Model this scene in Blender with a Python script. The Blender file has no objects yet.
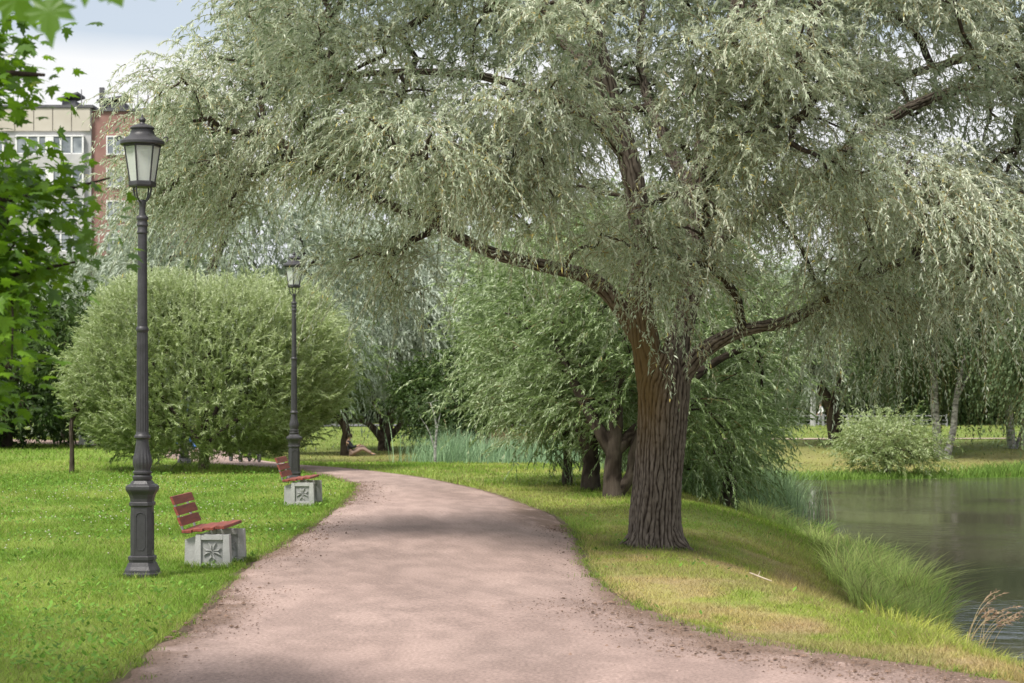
import bpy, math, random
import numpy as np
from mathutils import Vector

random.seed(7)
scene = bpy.context.scene
COL = scene.collection
F, HC, HY, CX = 1991.0, 1.82, 387.0, 512.0      # focal in px, camera height, horizon row

def at(px, py, Y):
    return np.array([(px - CX) / F * Y, Y, HC - (py - HY) / F * Y])

# ------------------------------------------------------------------ noise
def _h(ix, iy, iz, s):
    n = (ix * 374761393 + iy * 668265263 + iz * 2147483647 + s * 974634777) & 0xFFFFFFFF
    n = ((n ^ (n >> 13)) * 1274126177) & 0xFFFFFFFF
    n = n ^ (n >> 16)
    return (n & 0xFFFF) / 65535.0

def noise(x, y, z=0.0, s=0):
    x, y, z = np.broadcast_arrays(np.asarray(x, float), np.asarray(y, float), np.asarray(z, float))
    ix, iy, iz = np.floor(x).astype(np.int64), np.floor(y).astype(np.int64), np.floor(z).astype(np.int64)
    fx, fy, fz = x - ix, y - iy, z - iz
    fx, fy, fz = [f * f * (3 - 2 * f) for f in (fx, fy, fz)]
    r = 0
    for a in (0, 1):
        for b in (0, 1):
            for c in (0, 1):
                w = (fx if a else 1 - fx) * (fy if b else 1 - fy) * (fz if c else 1 - fz)
                r = r + w * _h(ix + a, iy + b, iz + c, s)
    return r

def fbm(x, y, z=0.0, s=0, o=4):
    r, a, t = 0, 0.5, 0
    for i in range(o):
        r = r + a * noise(np.asarray(x) * 2 ** i, np.asarray(y) * 2 ** i, np.asarray(z) * 2 ** i, s + i)
        t += a
        a *= 0.5
    return r / t

def sstep(a, b, x):
    t = np.clip((np.asarray(x, float) - a) / (b - a), 0, 1)
    return t * t * (3 - 2 * t)

def smoothpoly(P, n=6):
    P = np.array(P, float)
    out = []
    for i in range(len(P) - 1):
        p0, p1, p2, p3 = P[max(i - 1, 0)], P[i], P[i + 1], P[min(i + 2, len(P) - 1)]
        for k in range(n):
            t = k / n
            out.append(0.5 * ((2 * p1) + (-p0 + p2) * t + (2 * p0 - 5 * p1 + 4 * p2 - p3) * t * t + (-p0 + 3 * p1 - 3 * p2 + p3) * t ** 3))
    out.append(P[-1])
    return np.array(out)

def pdist(x, y, P, closed=False):
    x = np.asarray(x, float); y = np.asarray(y, float)
    d = np.full(x.shape, 1e9)
    n = len(P)
    for i in range(n if closed else n - 1):
        a, b = P[i], P[(i + 1) % n]
        e = b - a
        t = np.clip(((x - a[0]) * e[0] + (y - a[1]) * e[1]) / (e @ e + 1e-12), 0, 1)
        d = np.minimum(d, np.hypot(x - a[0] - t * e[0], y - a[1] - t * e[1]))
    return d

def inside(x, y, P):
    x = np.asarray(x, float); y = np.asarray(y, float)
    r = np.zeros(x.shape, bool)
    n = len(P)
    for i in range(n):
        x1, y1 = P[i]; x2, y2 = P[(i + 1) % n]
        if y1 == y2: continue
        c = ((y1 > y) != (y2 > y)) & (x < (x2 - x1) * (y - y1) / (y2 - y1) + x1)
        r ^= c
    return r

# ------------------------------------------------------------------ layout curves
LEFT = smoothpoly([(-2.25, -30), (-2.3, 2), (-2.46, 12.2), (-2.5, 15.5), (-2.68, 19.8), (-2.62, 25), (-2.66, 30), (-2.75, 34.5), (-3.1, 38),
                   (-4.0, 41.3), (-5.4, 44.6), (-7.2, 47.3), (-8.6, 50.3), (-9.5, 53.8), (-10.8, 57.6), (-13.4, 61.8), (-20, 67), (-40, 76), (-90, 92)])
RIGHT = smoothpoly([(3.6, -30), (3.7, 2), (3.15, 11.2), (2.98, 12.3), (2.72, 12.85), (2.45, 13.15), (2.02, 13.6), (1.60, 14.2), (1.05, 16.3), (0.78, 19.8), (0.78, 25), (0.28, 30.5), (-0.75, 36),
                    (-2.35, 41.5), (-4.6, 46.2), (-5.8, 50), (-7.1, 54.8), (-8.8, 59.4), (-12, 64.2), (-19, 70), (-39, 79), (-90, 96)])
PATHPOLY = np.concatenate([LEFT, RIGHT[::-1]])
SHORE = np.array([(5.3, -30), (5.1, 8), (4.3, 15), (4.3, 18), (4.5, 21), (4.95, 25.4), (5.4, 28.2), (5.6, 31), (5.45, 34), (5.2, 38), (5.15, 43), (5.0, 47),
                  (4.8, 49), (3.8, 50.5), (2.0, 53.5), (0.2, 57.5), (-1.6, 62), (-2.6, 66), (-1.6, 69.5), (1.5, 69.5), (4.5, 66), (7.0, 61),
                  (9.5, 60), (14, 61.5), (24, 63.5), (60, 66), (90, 66), (90, -30)], float)

def path_sd(x, y):   # >0 outside
    d = pdist(x, y, PATHPOLY, True)
    return np.where(inside(x, y, PATHPOLY), -d, d)

def pond_sd(x, y):
    d = pdist(x, y, SHORE, True)
    return np.where(inside(x, y, SHORE), -d, d)

WATER = -1.0
def ground(x, y, dp=None):
    x = np.asarray(x, float); y = np.asarray(y, float)
    if dp is None: dp = pond_sd(x, y)
    r = x / np.maximum(y, 1)
    base = -0.85 * sstep(44, 70, y) * sstep(-0.16, -0.10, r)
    base = base + (0.5 * sstep(66, 82, y) - 0.65 * sstep(108, 135, y)) * sstep(0.05, 0.10, r)
    base = base + 0.05 * (fbm(x * 0.25, y * 0.25, s=3) - 0.5) * sstep(0.3, 3, np.abs(dp))
    W = 1.35 + 1.75 * sstep(13, 23, y) + 11 * sstep(50, 62, y)
    W = np.where((x < 4) & (y > 50), np.maximum(W * 0.55, 3.1), W)
    t = np.clip(dp / W, 0, 1)
    up = t * (2 - t) * 0.55 + 0.45 * (t * t * (3 - 2 * t))
    z = WATER + (base - WATER) * up
    z = np.where(dp < 0, WATER - 0.9 * sstep(0, 4, -dp), z)
    return z

def gz(x, y):
    return float(ground(np.array([x]), np.array([y]))[0])

# albedo of the turf at a point
def turf(x, y, dp=None, ds=None):
    x = np.asarray(x, float); y = np.asarray(y, float)
    if dp is None: dp = pond_sd(x, y)
    if ds is None: ds = path_sd(x, y)
    right = sstep(-1.5, 0.5, x - (-0.9 + 0 * y)) * sstep(64, 40, y) * (0.35 + 0.65 * sstep(27, 20, y - 1.2 * np.clip(x - 2, 0, 4)))
    dry = fbm(x * 0.55, y * 0.35, s=11)
    fine = fbm(x * 3, y * 1.6, s=21)
    D = right * sstep(0.42, 0.58, dry + 0.45 * (fine - 0.5)) * 0.9
    midb = sstep(1.0, 2.2, dp) * sstep(3.6, 2.6, dp) * right * sstep(29, 20, y)
    D = np.clip(D + 0.6 * midb * sstep(0.42, 0.6, fine), 0, 1)
    far = sstep(60, 66, y) * sstep(-0.14, -0.08, x / np.maximum(y, 1)) * sstep(20, 8, dp) * sstep(0.25, 0.5, fbm(x * 0.12, y * 0.12, s=5) + 0.1)
    D = np.maximum(D, far * 0.75)
    g1 = np.array([0.16, 0.26, 0.035]); g2 = np.array([0.27, 0.36, 0.075]); yl = np.array([0.46, 0.46, 0.12]); br = np.array([0.44, 0.31, 0.20])
    m = sstep(.3, .7, fbm(x * 0.9, y * 0.6, s=31))[..., None]
    c = g1 * (1 - m) + g2 * m
    c = c * (1 - 0.45 * right[..., None]) + yl * 0.45 * right[..., None]
    drycol = yl * (1 - fine[..., None]) + br * fine[..., None]
    c = c * (1 - D[..., None]) + drycol * D[..., None]
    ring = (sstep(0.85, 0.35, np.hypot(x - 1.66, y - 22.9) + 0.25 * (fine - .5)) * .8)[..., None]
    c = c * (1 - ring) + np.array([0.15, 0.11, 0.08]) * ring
    pat = sstep(.50, .66, fbm(x * 0.8 + 9, y * 0.45, s=88))[..., None] * .35
    c = c * (1 - pat) + np.array([0.13, 0.25, 0.035]) * pat
    fr = sstep(60, 75, y)[..., None] * .45
    c = c * (1 - fr) + np.array([0.20, 0.22, 0.07]) * fr
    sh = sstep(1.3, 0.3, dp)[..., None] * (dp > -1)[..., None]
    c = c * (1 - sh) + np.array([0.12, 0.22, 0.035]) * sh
    return c

# ------------------------------------------------------------------ mesh helpers
def mesh_np(name, V, faces, mats, parent=None, attrs=None, colors=None, smooth=False, midx=None, loc=None):
    V = np.asarray(V, np.float32)
    fl = faces if isinstance(faces, list) else [faces]
    fl = [np.asarray(f, np.int32) for f in fl if len(f)]
    me = bpy.data.meshes.new(name)
    me.vertices.add(len(V)); me.vertices.foreach_set('co', V.ravel())
    idx = np.concatenate([f.ravel() for f in fl])
    cnt = np.concatenate([np.full(len(f), f.shape[1], np.int32) for f in fl])
    st = np.concatenate([[0], np.cumsum(cnt)[:-1]]).astype(np.int32)
    me.loops.add(len(idx)); me.loops.foreach_set('vertex_index', idx)
    me.polygons.add(len(cnt)); me.polygons.foreach_set('loop_start', st)
    try: me.polygons.foreach_set('loop_total', cnt)
    except Exception: pass
    me.polygons.foreach_set('use_smooth', np.full(len(cnt), bool(smooth)))
    for m in (mats if isinstance(mats, (list, tuple)) else [mats]): me.materials.append(m)
    if midx is not None: me.polygons.foreach_set('material_index', np.asarray(midx, np.int32))
    for k, a in (attrs or {}).items():
        at_ = me.attributes.new(k, 'FLOAT', 'POINT'); at_.data.foreach_set('value', np.asarray(a, np.float32).ravel())
    for k, a in (colors or {}).items():
        a = np.asarray(a, np.float32)
        if a.shape[1] == 3: a = np.concatenate([a, np.ones((len(a), 1), np.float32)], 1)
        at_ = me.attributes.new(k, 'FLOAT_COLOR', 'POINT'); at_.data.foreach_set('color', a.ravel())
    me.update(calc_edges=True)
    o = bpy.data.objects.new(name, me); COL.objects.link(o)
    if parent is not None: o.parent = parent
    if loc is not None: o.location = loc
    return o

class MB:
    """collects shapes for ONE mesh object"""
    def __init__(s): s.V, s.F3, s.F4, s.n = [], [], [], 0; s.NG = []
    def add(s, V, F):
        V = np.asarray(V, float)
        for f in F:
            f = [int(i) + s.n for i in f]
            (s.F4 if len(f) == 4 else s.F3 if len(f) == 3 else s.NG).append(f)
        s.V.append(V); s.n += len(V); return s
    def box(s, c, size, rot=0.0, bev=0.0, taper=1.0):
        x, y, z = [q / 2 for q in size]
        P = []
        b = min(bev, x * .45, y * .45, z * .45)
        rings = [(-z, b), (-z + b, 0), (z - b, 0), (z, b)] if b > 0 else [(-z, 0), (z, 0)]
        for zz, ins in rings:
            k = 1 if zz < 0 else taper
            X, Y = (x - ins) * k, (y - ins) * k
            if b > 0:
                P += [(-X + b, -Y, zz), (X - b, -Y, zz), (X, -Y + b, zz), (X, Y - b, zz), (X - b, Y, zz), (-X + b, Y, zz), (-X, Y - b, zz), (-X, -Y + b, zz)]
            else:
                P += [(-X, -Y, zz), (X, -Y, zz), (X, Y, zz), (-X, Y, zz)]
        m = 8 if b > 0 else 4
        Fc = []
        for r in range(len(rings) - 1):
            for i in range(m):
                j = (i + 1) % m
                Fc.append((r * m + i, r * m + j, r * m + m + j, r * m + m + i))
        Fc.append(tuple(range(m))[::-1]); Fc.append(tuple((len(rings) - 1) * m + i for i in range(m)))
        P = np.array(P)
        if rot:
            ca, sa = math.cos(rot), math.sin(rot)
            P = np.stack([P[:, 0] * ca - P[:, 1] * sa, P[:, 0] * sa + P[:, 1] * ca, P[:, 2]], 1)
        return s.add(P + np.array(c, float), Fc)
    def hexa(s, P8):   # 4 bottom, 4 top
        return s.add(P8, [(3, 2, 1, 0), (4, 5, 6, 7), (0, 1, 5, 4), (1, 2, 6, 5), (2, 3, 7, 6), (3, 0, 4, 7)])
    def tube(s, P, r, k=8, caps=True):
        V, Fq = tube(P, r, k)
        s.add(V, Fq)
        if caps:
            n = len(V); s.NG.append([s.n - n + i for i in range(k)][::-1]); s.NG.append([s.n - k + i for i in range(k)])
        return s
    def lathe(s, prof, k=24, c=(0, 0, 0), phase=0.0, flute=None):
        a = np.arange(k) * 2 * math.pi / k + phase
        V = []
        for r, z in prof:
            rr = np.full(k, r)
            if flute and flute[0] < z < flute[1]: rr = r * (1 - flute[3] * (0.5 + 0.5 * np.cos(a * flute[2])))
            V.append(np.stack([rr * np.cos(a), rr * np.sin(a), np.full(k, z)], 1))
        V = np.concatenate(V) + np.array(c, float)
        Fc = [(i * k + j, i * k + (j + 1) % k, (i + 1) * k + (j + 1) % k, (i + 1) * k + j) for i in range(len(prof) - 1) for j in range(k)]
        Fc.append(tuple(range(k))[::-1]); Fc.append(tuple((len(prof) - 1) * k + i for i in range(k)))
        return s.add(V, Fc)
    def build(s, name, mat, parent=None, smooth=False, loc=None):
        V = np.concatenate(s.V)
        groups = [np.array(s.F4), np.array(s.F3)]
        sz = {}
        for f in s.NG: sz.setdefault(len(f), []).append(f)
        groups += [np.array(v) for v in sz.values()]
        o = mesh_np(name, V, [g for g in groups if len(g)], mat, parent, smooth=smooth, loc=loc)
        if smooth:
            try:
                o.data.set_sharp_from_angle(angle=math.radians(38))
            except Exception: pass
        return o

def tube(P, r, k=8):
    P = np.asarray(P, float); n = len(P)
    r = np.broadcast_to(np.asarray(r, float), (n,))
    T = np.gradient(P, axis=0); T /= np.linalg.norm(T, axis=1)[:, None] + 1e-9
    ref = np.array([0.0, 1, 0]) if abs(T[0][2]) > 0.7 else np.array([0.0, 0, 1])
    U = np.zeros_like(P)
    u = np.cross(T[0], ref); u /= np.linalg.norm(u); U[0] = u
    for i in range(1, n):
        u = U[i - 1] - T[i] * (U[i - 1] @ T[i]); U[i] = u / (np.linalg.norm(u) + 1e-9)
    W = np.cross(T, U)
    a = np.arange(k) * 2 * math.pi / k
    V = P[:, None, :] + r[:, None, None] * (np.cos(a)[None, :, None] * U[:, None, :] + np.sin(a)[None, :, None] * W[:, None, :])
    i = np.arange(n - 1)[:, None]; j = np.arange(k)[None, :]; j2 = (j + 1) % k
    Fq = np.stack([i * k + j, i * k + j2, (i + 1) * k + j2, (i + 1) * k + j], -1).reshape(-1, 4)
    return V.reshape(-1, 3), Fq

def empty(name, loc, label=None, cat=None, group=None, rz=0.0):
    o = bpy.data.objects.new(name, None); COL.objects.link(o)
    o.empty_display_size = 0.2; o.location = tuple(float(v) for v in loc); o.rotation_euler = (0, 0, rz)
    return tag(o, label, cat, group)

def tag(o, label=None, cat=None, group=None, kind=None):
    for k, v in (('label', label), ('category', cat), ('group', group), ('kind', kind)):
        if v: o[k] = v
    return o

def copy_tree(o, parent=None):
    c = o.copy(); COL.objects.link(c)
    if parent is not None: c.parent = parent
    for ch in list(o.children): copy_tree(ch, c)
    return c

# ------------------------------------------------------------------ materials
def newmat(name):
    m = bpy.data.materials.new(name); m.use_nodes = True
    nt = m.node_tree; nt.nodes.clear()
    out = nt.nodes.new('ShaderNodeOutputMaterial')
    return m, nt, out

def N(nt, t, **kw):
    n = nt.nodes.new(t)
    for k, v in kw.items(): setattr(n, k, v)
    return n

def ramp(nt, stops, fac=None):
    r = N(nt, 'ShaderNodeValToRGB')
    e = r.color_ramp.elements
    while len(e) < len(stops): e.new(0.5)
    for i, (p, c) in enumerate(stops):
        e[i].position = p; e[i].color = (*c[:3], 1)
    if fac is not None: nt.links.new(fac, r.inputs[0])
    return r

def tex_noise(nt, scale, detail=4, coord='Object', stretch=None, rough=0.55):
    tc = N(nt, 'ShaderNodeTexCoord'); n = N(nt, 'ShaderNodeTexNoise')
    n.inputs['Scale'].default_value = scale; n.inputs['Detail'].default_value = detail; n.inputs['Roughness'].default_value = rough
    if stretch:
        mp = N(nt, 'ShaderNodeMapping'); mp.inputs['Scale'].default_value = stretch
        nt.links.new(tc.outputs[coord], mp.inputs[0]); nt.links.new(mp.outputs[0], n.inputs[0])
    else: nt.links.new(tc.outputs[coord], n.inputs[0])
    return n

def mat_simple(name, c1, c2=None, scale=8, rough=0.6, metal=0.0, bump=0.0, bscale=40, stretch=None, spec=0.5):
    m, nt, out = newmat(name)
    b = N(nt, 'ShaderNodeBsdfPrincipled'); nt.links.new(b.outputs[0], out.inputs[0])
    b.inputs['Roughness'].default_value = rough; b.inputs['Metallic'].default_value = metal
    b.inputs['Specular IOR Level'].default_value = spec
    n = tex_noise(nt, scale, 5, stretch=stretch)
    r = ramp(nt, [(0.3, c1), (0.7, c2 or c1)], n.outputs[0]); nt.links.new(r.outputs[0], b.inputs['Base Color'])
    if bump:
        n2 = tex_noise(nt, bscale, 6); bp = N(nt, 'ShaderNodeBump'); bp.inputs['Strength'].default_value = bump; bp.inputs['Distance'].default_value = 0.02
        nt.links.new(n2.outputs[0], bp.inputs['Height']); nt.links.new(bp.outputs[0], b.inputs['Normal'])
    return m

def mat_leaf(name, stops, transl=0.3, tcol=(0.25, 0.40, 0.05), under=None, rough=0.5, spec=0.3):
    m, nt, out = newmat(name)
    a = N(nt, 'ShaderNodeAttribute'); a.attribute_name = 'tone'
    r = ramp(nt, stops, a.outputs['Fac'])
    colr = r.outputs[0]
    if under:
        g = N(nt, 'ShaderNodeNewGeometry'); mx = N(nt, 'ShaderNodeMix'); mx.data_type = 'RGBA'
        mx.inputs[7].default_value = (*under, 1)
        ml = N(nt, 'ShaderNodeMath', operation='MULTIPLY'); ml.inputs[1].default_value = 0.5
        nt.links.new(g.outputs['Backfacing'], ml.inputs[0]); nt.links.new(ml.outputs[0], mx.inputs[0]); nt.links.new(colr, mx.inputs[6])
        colr = mx.outputs[2]
    b = N(nt, 'ShaderNodeBsdfPrincipled'); b.inputs['Roughness'].default_value = rough; b.inputs['Specular IOR Level'].default_value = spec
    nt.links.new(colr, b.inputs['Base Color'])
    t = N(nt, 'ShaderNodeBsdfTranslucent')
    mt = N(nt, 'ShaderNodeMix'); mt.data_type = 'RGBA'; mt.blend_type = 'MIX'; mt.inputs[0].default_value = 0.5
    nt.links.new(colr, mt.inputs[6]); mt.inputs[7].default_value = (*tcol, 1); nt.links.new(mt.outputs[2], t.inputs[0])
    ms = N(nt, 'ShaderNodeMixShader'); ms.inputs[0].default_value = transl
    nt.links.new(b.outputs[0], ms.inputs[1]); nt.links.new(t.outputs[0], ms.inputs[2]); nt.links.new(ms.outputs[0], out.inputs[0])
    return m

def mat_bark(name, dark, mid, light, moss=None, mossz=(1.2, 2.2), scale=1.0):
    m, nt, out = newmat(name)
    b = N(nt, 'ShaderNodeBsdfPrincipled'); b.inputs['Roughness'].default_value = 0.9; b.inputs['Specular IOR Level'].default_value = 0.15
    nt.links.new(b.outputs[0], out.inputs[0])
    n = tex_noise(nt, 30 * scale, 6, stretch=(1, 1, 0.22), rough=0.65)
    a = N(nt, 'ShaderNodeAttribute'); a.attribute_name = 'ridge'
    ad = N(nt, 'ShaderNodeMath', operation='MULTIPLY_ADD'); ad.inputs[1].default_value = 0.65
    m2 = N(nt, 'ShaderNodeMath', operation='MULTIPLY'); m2.inputs[1].default_value = 0.5
    nt.links.new(n.outputs[0], m2.inputs[0])
    nt.links.new(a.outputs['Fac'], ad.inputs[0]); nt.links.new(m2.outputs[0], ad.inputs[2])
    r = ramp(nt, [(0.24, dark), (0.55, mid), (0.88, light)], ad.outputs[0])
    colr = r.outputs[0]
    if moss:
        am = N(nt, 'ShaderNodeAttribute'); am.attribute_name = 'moss'
        mx = N(nt, 'ShaderNodeMix'); mx.data_type = 'RGBA'; mx.inputs[7].default_value = (*moss, 1)
        nt.links.new(am.outputs['Fac'], mx.inputs[0]); nt.links.new(colr, mx.inputs[6]); colr = mx.outputs[2]
    nt.links.new(colr, b.inputs['Base Color'])
    bp = N(nt, 'ShaderNodeBump'); bp.inputs['Strength'].default_value = 0.9; bp.inputs['Distance'].default_value = 0.015
    nt.links.new(n.outputs[0], bp.inputs['Height']); nt.links.new(bp.outputs[0], b.inputs['Normal'])
    return m

def mat_col(name, scale=60, amt=0.5, bump=0.3, rough=0.95, bdist=0.01, transl=0.0):
    """colour from the 'col' attribute, broken up by fine noise"""
    m, nt, out = newmat(name)
    b = N(nt, 'ShaderNodeBsdfPrincipled'); b.inputs['Roughness'].default_value = rough; b.inputs['Specular IOR Level'].default_value = 0.2
    a = N(nt, 'ShaderNodeAttribute'); a.attribute_name = 'col'
    if amt:
        n = tex_noise(nt, scale, 8, rough=0.7)
        mr = N(nt, 'ShaderNodeMapRange'); mr.inputs[1].default_value = 0.3; mr.inputs[2].default_value = 0.7
        mr.inputs[3].default_value = 1 - amt; mr.inputs[4].default_value = 1 + amt
        nt.links.new(n.outputs[0], mr.inputs[0])
        vm = N(nt, 'ShaderNodeVectorMath', operation='SCALE'); nt.links.new(a.outputs['Color'], vm.inputs[0]); nt.links.new(mr.outputs[0], vm.inputs['Scale'])
        nt.links.new(vm.outputs[0], b.inputs['Base Color'])
        if bump:
            bp = N(nt, 'ShaderNodeBump'); bp.inputs['Strength'].default_value = bump; bp.inputs['Distance'].default_value = bdist
            nt.links.new(n.outputs[0], bp.inputs['Height']); nt.links.new(bp.outputs[0], b.inputs['Normal'])
    else: nt.links.new(a.outputs['Color'], b.inputs['Base Color'])
    if transl:
        t = N(nt, 'ShaderNodeBsdfTranslucent'); nt.links.new(a.outputs['Color'], t.inputs[0])
        ms = N(nt, 'ShaderNodeMixShader'); ms.inputs[0].default_value = transl
        nt.links.new(b.outputs[0], ms.inputs[1]); nt.links.new(t.outputs[0], ms.inputs[2]); nt.links.new(ms.outputs[0], out.inputs[0])
    else: nt.links.new(b.outputs[0], out.inputs[0])
    return m

M = {}
M['turf'] = mat_col('turf', 45, 0.35, 0.6, bdist=0.03)
M['blade'] = mat_col('grass_blade', 1, 0, 0, rough=0.6, transl=0.42)
M['path'] = mat_col('gravel_path', 38, 0.42, 0.8, bdist=0.012)
M['clod'] = mat_col('clod', 60, 0.3, 0.5)
M['iron'] = mat_simple('lamp_paint', (0.030, 0.029, 0.032), (0.048, 0.046, 0.052), 14, rough=0.48, bump=0.15, bscale=60)
M['concrete'] = mat_simple('concrete', (0.30, 0.30, 0.295), (0.50, 0.50, 0.49), 3, rough=0.9, bump=0.35, bscale=70)
M['concrete_dark'] = mat_simple('concrete_recess', (0.26, 0.265, 0.26), (0.36, 0.36, 0.355), 9, rough=0.9, bump=0.3, bscale=70)
M['redwood'] = mat_simple('red_slat', (0.15, 0.036, 0.026), (0.31, 0.075, 0.048), 5, rough=0.6, bump=0.3, bscale=30, stretch=(6, 0.6, 6))
M['steel'] = mat_simple('galvanised', (0.22, 0.22, 0.23), (0.30, 0.30, 0.31), 10, rough=0.5, metal=0.2)
M['bark'] = mat_bark('willow_bark', (0.007, 0.005, 0.004), (0.055, 0.042, 0.034), (0.21, 0.175, 0.148), moss=(0.15, 0.095, 0.03))
M['barkdark'] = mat_bark('dark_bark', (0.012, 0.009, 0.007), (0.04, 0.03, 0.024), (0.10, 0.08, 0.065))
M['barkbirch'] = mat_simple('birch_bark', (0.03, 0.028, 0.025), (0.55, 0.54, 0.51), 6.0, rough=0.8, stretch=(1, 1, 2.2))
M['twig'] = mat_simple('twig', (0.13, 0.09, 0.04), (0.22, 0.16, 0.06), 4, rough=0.7)

SIL = [(0.0, (0.075, 0.11, 0.055)), (0.35, (0.245, 0.30, 0.180)), (0.7, (0.475, 0.54, 0.385)), (0.93, (0.76, 0.79, 0.65)), (1.0, (0.52, 0.43, 0.13))]
M['willow'] = mat_leaf('willow_leaf', SIL, 0.38, (0.52, 0.61, 0.40), under=(0.60, 0.65, 0.52), rough=0.42, spec=0.4)
M['willow_far'] = mat_leaf('silver_willow_leaf', [(0.0, (0.12, 0.155, 0.10)), (0.4, (0.31, 0.37, 0.28)), (0.75, (0.52, 0.59, 0.49)), (1.0, (0.68, 0.74, 0.66))], 0.3, (0.34, 0.42, 0.2), under=(0.38, 0.43, 0.35))
M['willow_mid'] = mat_leaf('green_willow_leaf', [(0.0, (0.055, 0.095, 0.022)), (0.4, (0.135, 0.21, 0.06)), (0.75, (0.30, 0.40, 0.18)), (1.0, (0.62, 0.70, 0.50))], 0.3, (0.27, 0.40, 0.09), under=(0.26, 0.33, 0.19))
M['bush'] = mat_leaf('bush_leaf', [(0.0, (0.05, 0.08, 0.015)), (0.4, (0.17, 0.245, 0.065)), (0.75, (0.40, 0.49, 0.24)), (1.0, (0.68, 0.74, 0.52))], 0.32, (0.38, 0.48, 0.09), under=(0.34, 0.39, 0.20), rough=0.45)
M['dark'] = mat_leaf('dark_leaf', [(0.0, (0.016, 0.032, 0.008)), (0.5, (0.045, 0.085, 0.018)), (1.0, (0.11, 0.17, 0.045))], 0.22, (0.12, 0.22, 0.03))
M['bright'] = mat_leaf('bright_leaf', [(0.0, (0.06, 0.11, 0.012)), (0.5, (0.14, 0.22, 0.035)), (1.0, (0.26, 0.34, 0.09))], 0.3, (0.25, 0.38, 0.04))
M['birchleaf'] = mat_leaf('birch_leaf', [(0.0, (0.035, 0.06, 0.022)), (0.5, (0.085, 0.13, 0.055)), (1.0, (0.19, 0.25, 0.12))], 0.25, (0.16, 0.25, 0.06))
M['maple'] = mat_leaf('maple_leaf', [(0.0, (0.03, 0.075, 0.008)), (0.5, (0.09, 0.19, 0.016)), (0.85, (0.18, 0.32, 0.03)), (1.0, (0.40, 0.45, 0.05))], 0.42, (0.30, 0.56, 0.02), rough=0.42, spec=0.4)
M['reed'] = mat_col('reed', 1, 0, 0, rough=0.55, transl=0.25)

# glass
m, nt, out = newmat('lantern_glass')
b = N(nt, 'ShaderNodeBsdfPrincipled'); b.inputs['Base Color'].default_value = (0.75, 0.78, 0.76, 1); b.inputs['Roughness'].default_value = 0.35
b.inputs['Alpha'].default_value = 0.45
n = tex_noise(nt, 3, 2); r = ramp(nt, [(0.2, (0.60, 0.64, 0.60)), (0.8, (0.85, 0.87, 0.86))], n.outputs[0]); nt.links.new(r.outputs[0], b.inputs['Base Color'])
nt.links.new(b.outputs[0], out.inputs[0]); M['glass'] = m
# window glass
M['pane'] = mat_simple('window_pane', (0.09, 0.11, 0.13), (0.34, 0.37, 0.40), 0.9, rough=0.1)
M['whiteframe'] = mat_simple('white_paint', (0.70, 0.70, 0.70), (0.80, 0.80, 0.80), 5, rough=0.5)
M['panelwhite'] = mat_simple('panel_white', (0.40, 0.40, 0.41), (0.52, 0.51, 0.51), 0.9, rough=0.9, bump=0.2, bscale=5)
M['panelbeige'] = mat_simple('panel_beige', (0.46, 0.42, 0.36), (0.54, 0.50, 0.44), 0.5, rough=0.9, bump=0.2, bscale=5)
M['panelred'] = mat_simple('panel_red', (0.25, 0.135, 0.115), (0.31, 0.18, 0.155), 0.8, rough=0.9, bump=0.2, bscale=5)
M['roofdark'] = mat_simple('roof_dark', (0.07, 0.07, 0.08), (0.13, 0.13, 0.14), 1, rough=0.9)
# water
m, nt, out = newmat('pond_water')
b = N(nt, 'ShaderNodeBsdfPrincipled'); b.inputs['Base Color'].default_value = (0.085, 0.076, 0.058, 1)
b.inputs['Roughness'].default_value = 0.06; b.inputs['IOR'].default_value = 1.33
n1 = tex_noise(nt, 2.6, 4, stretch=(1.0, 1.6, 1)); n2 = tex_noise(nt, 0.22, 2)
mm = N(nt, 'ShaderNodeMath', operation='MULTIPLY'); r2 = ramp(nt, [(0.42, (0.15, 0.15, 0.15)), (0.62, (1, 1, 1))], n2.outputs[0])
nt.links.new(n1.outputs[0], mm.inputs[0]); nt.links.new(r2.outputs[0], mm.inputs[1])
bp = N(nt, 'ShaderNodeBump'); bp.inputs['Strength'].default_value = 0.5; bp.inputs['Distance'].default_value = 0.05
nt.links.new(mm.outputs[0], bp.inputs['Height']); nt.links.new(bp.outputs[0], b.inputs['Normal']); nt.links.new(b.outputs[0], out.inputs[0])
M['water'] = m

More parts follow.
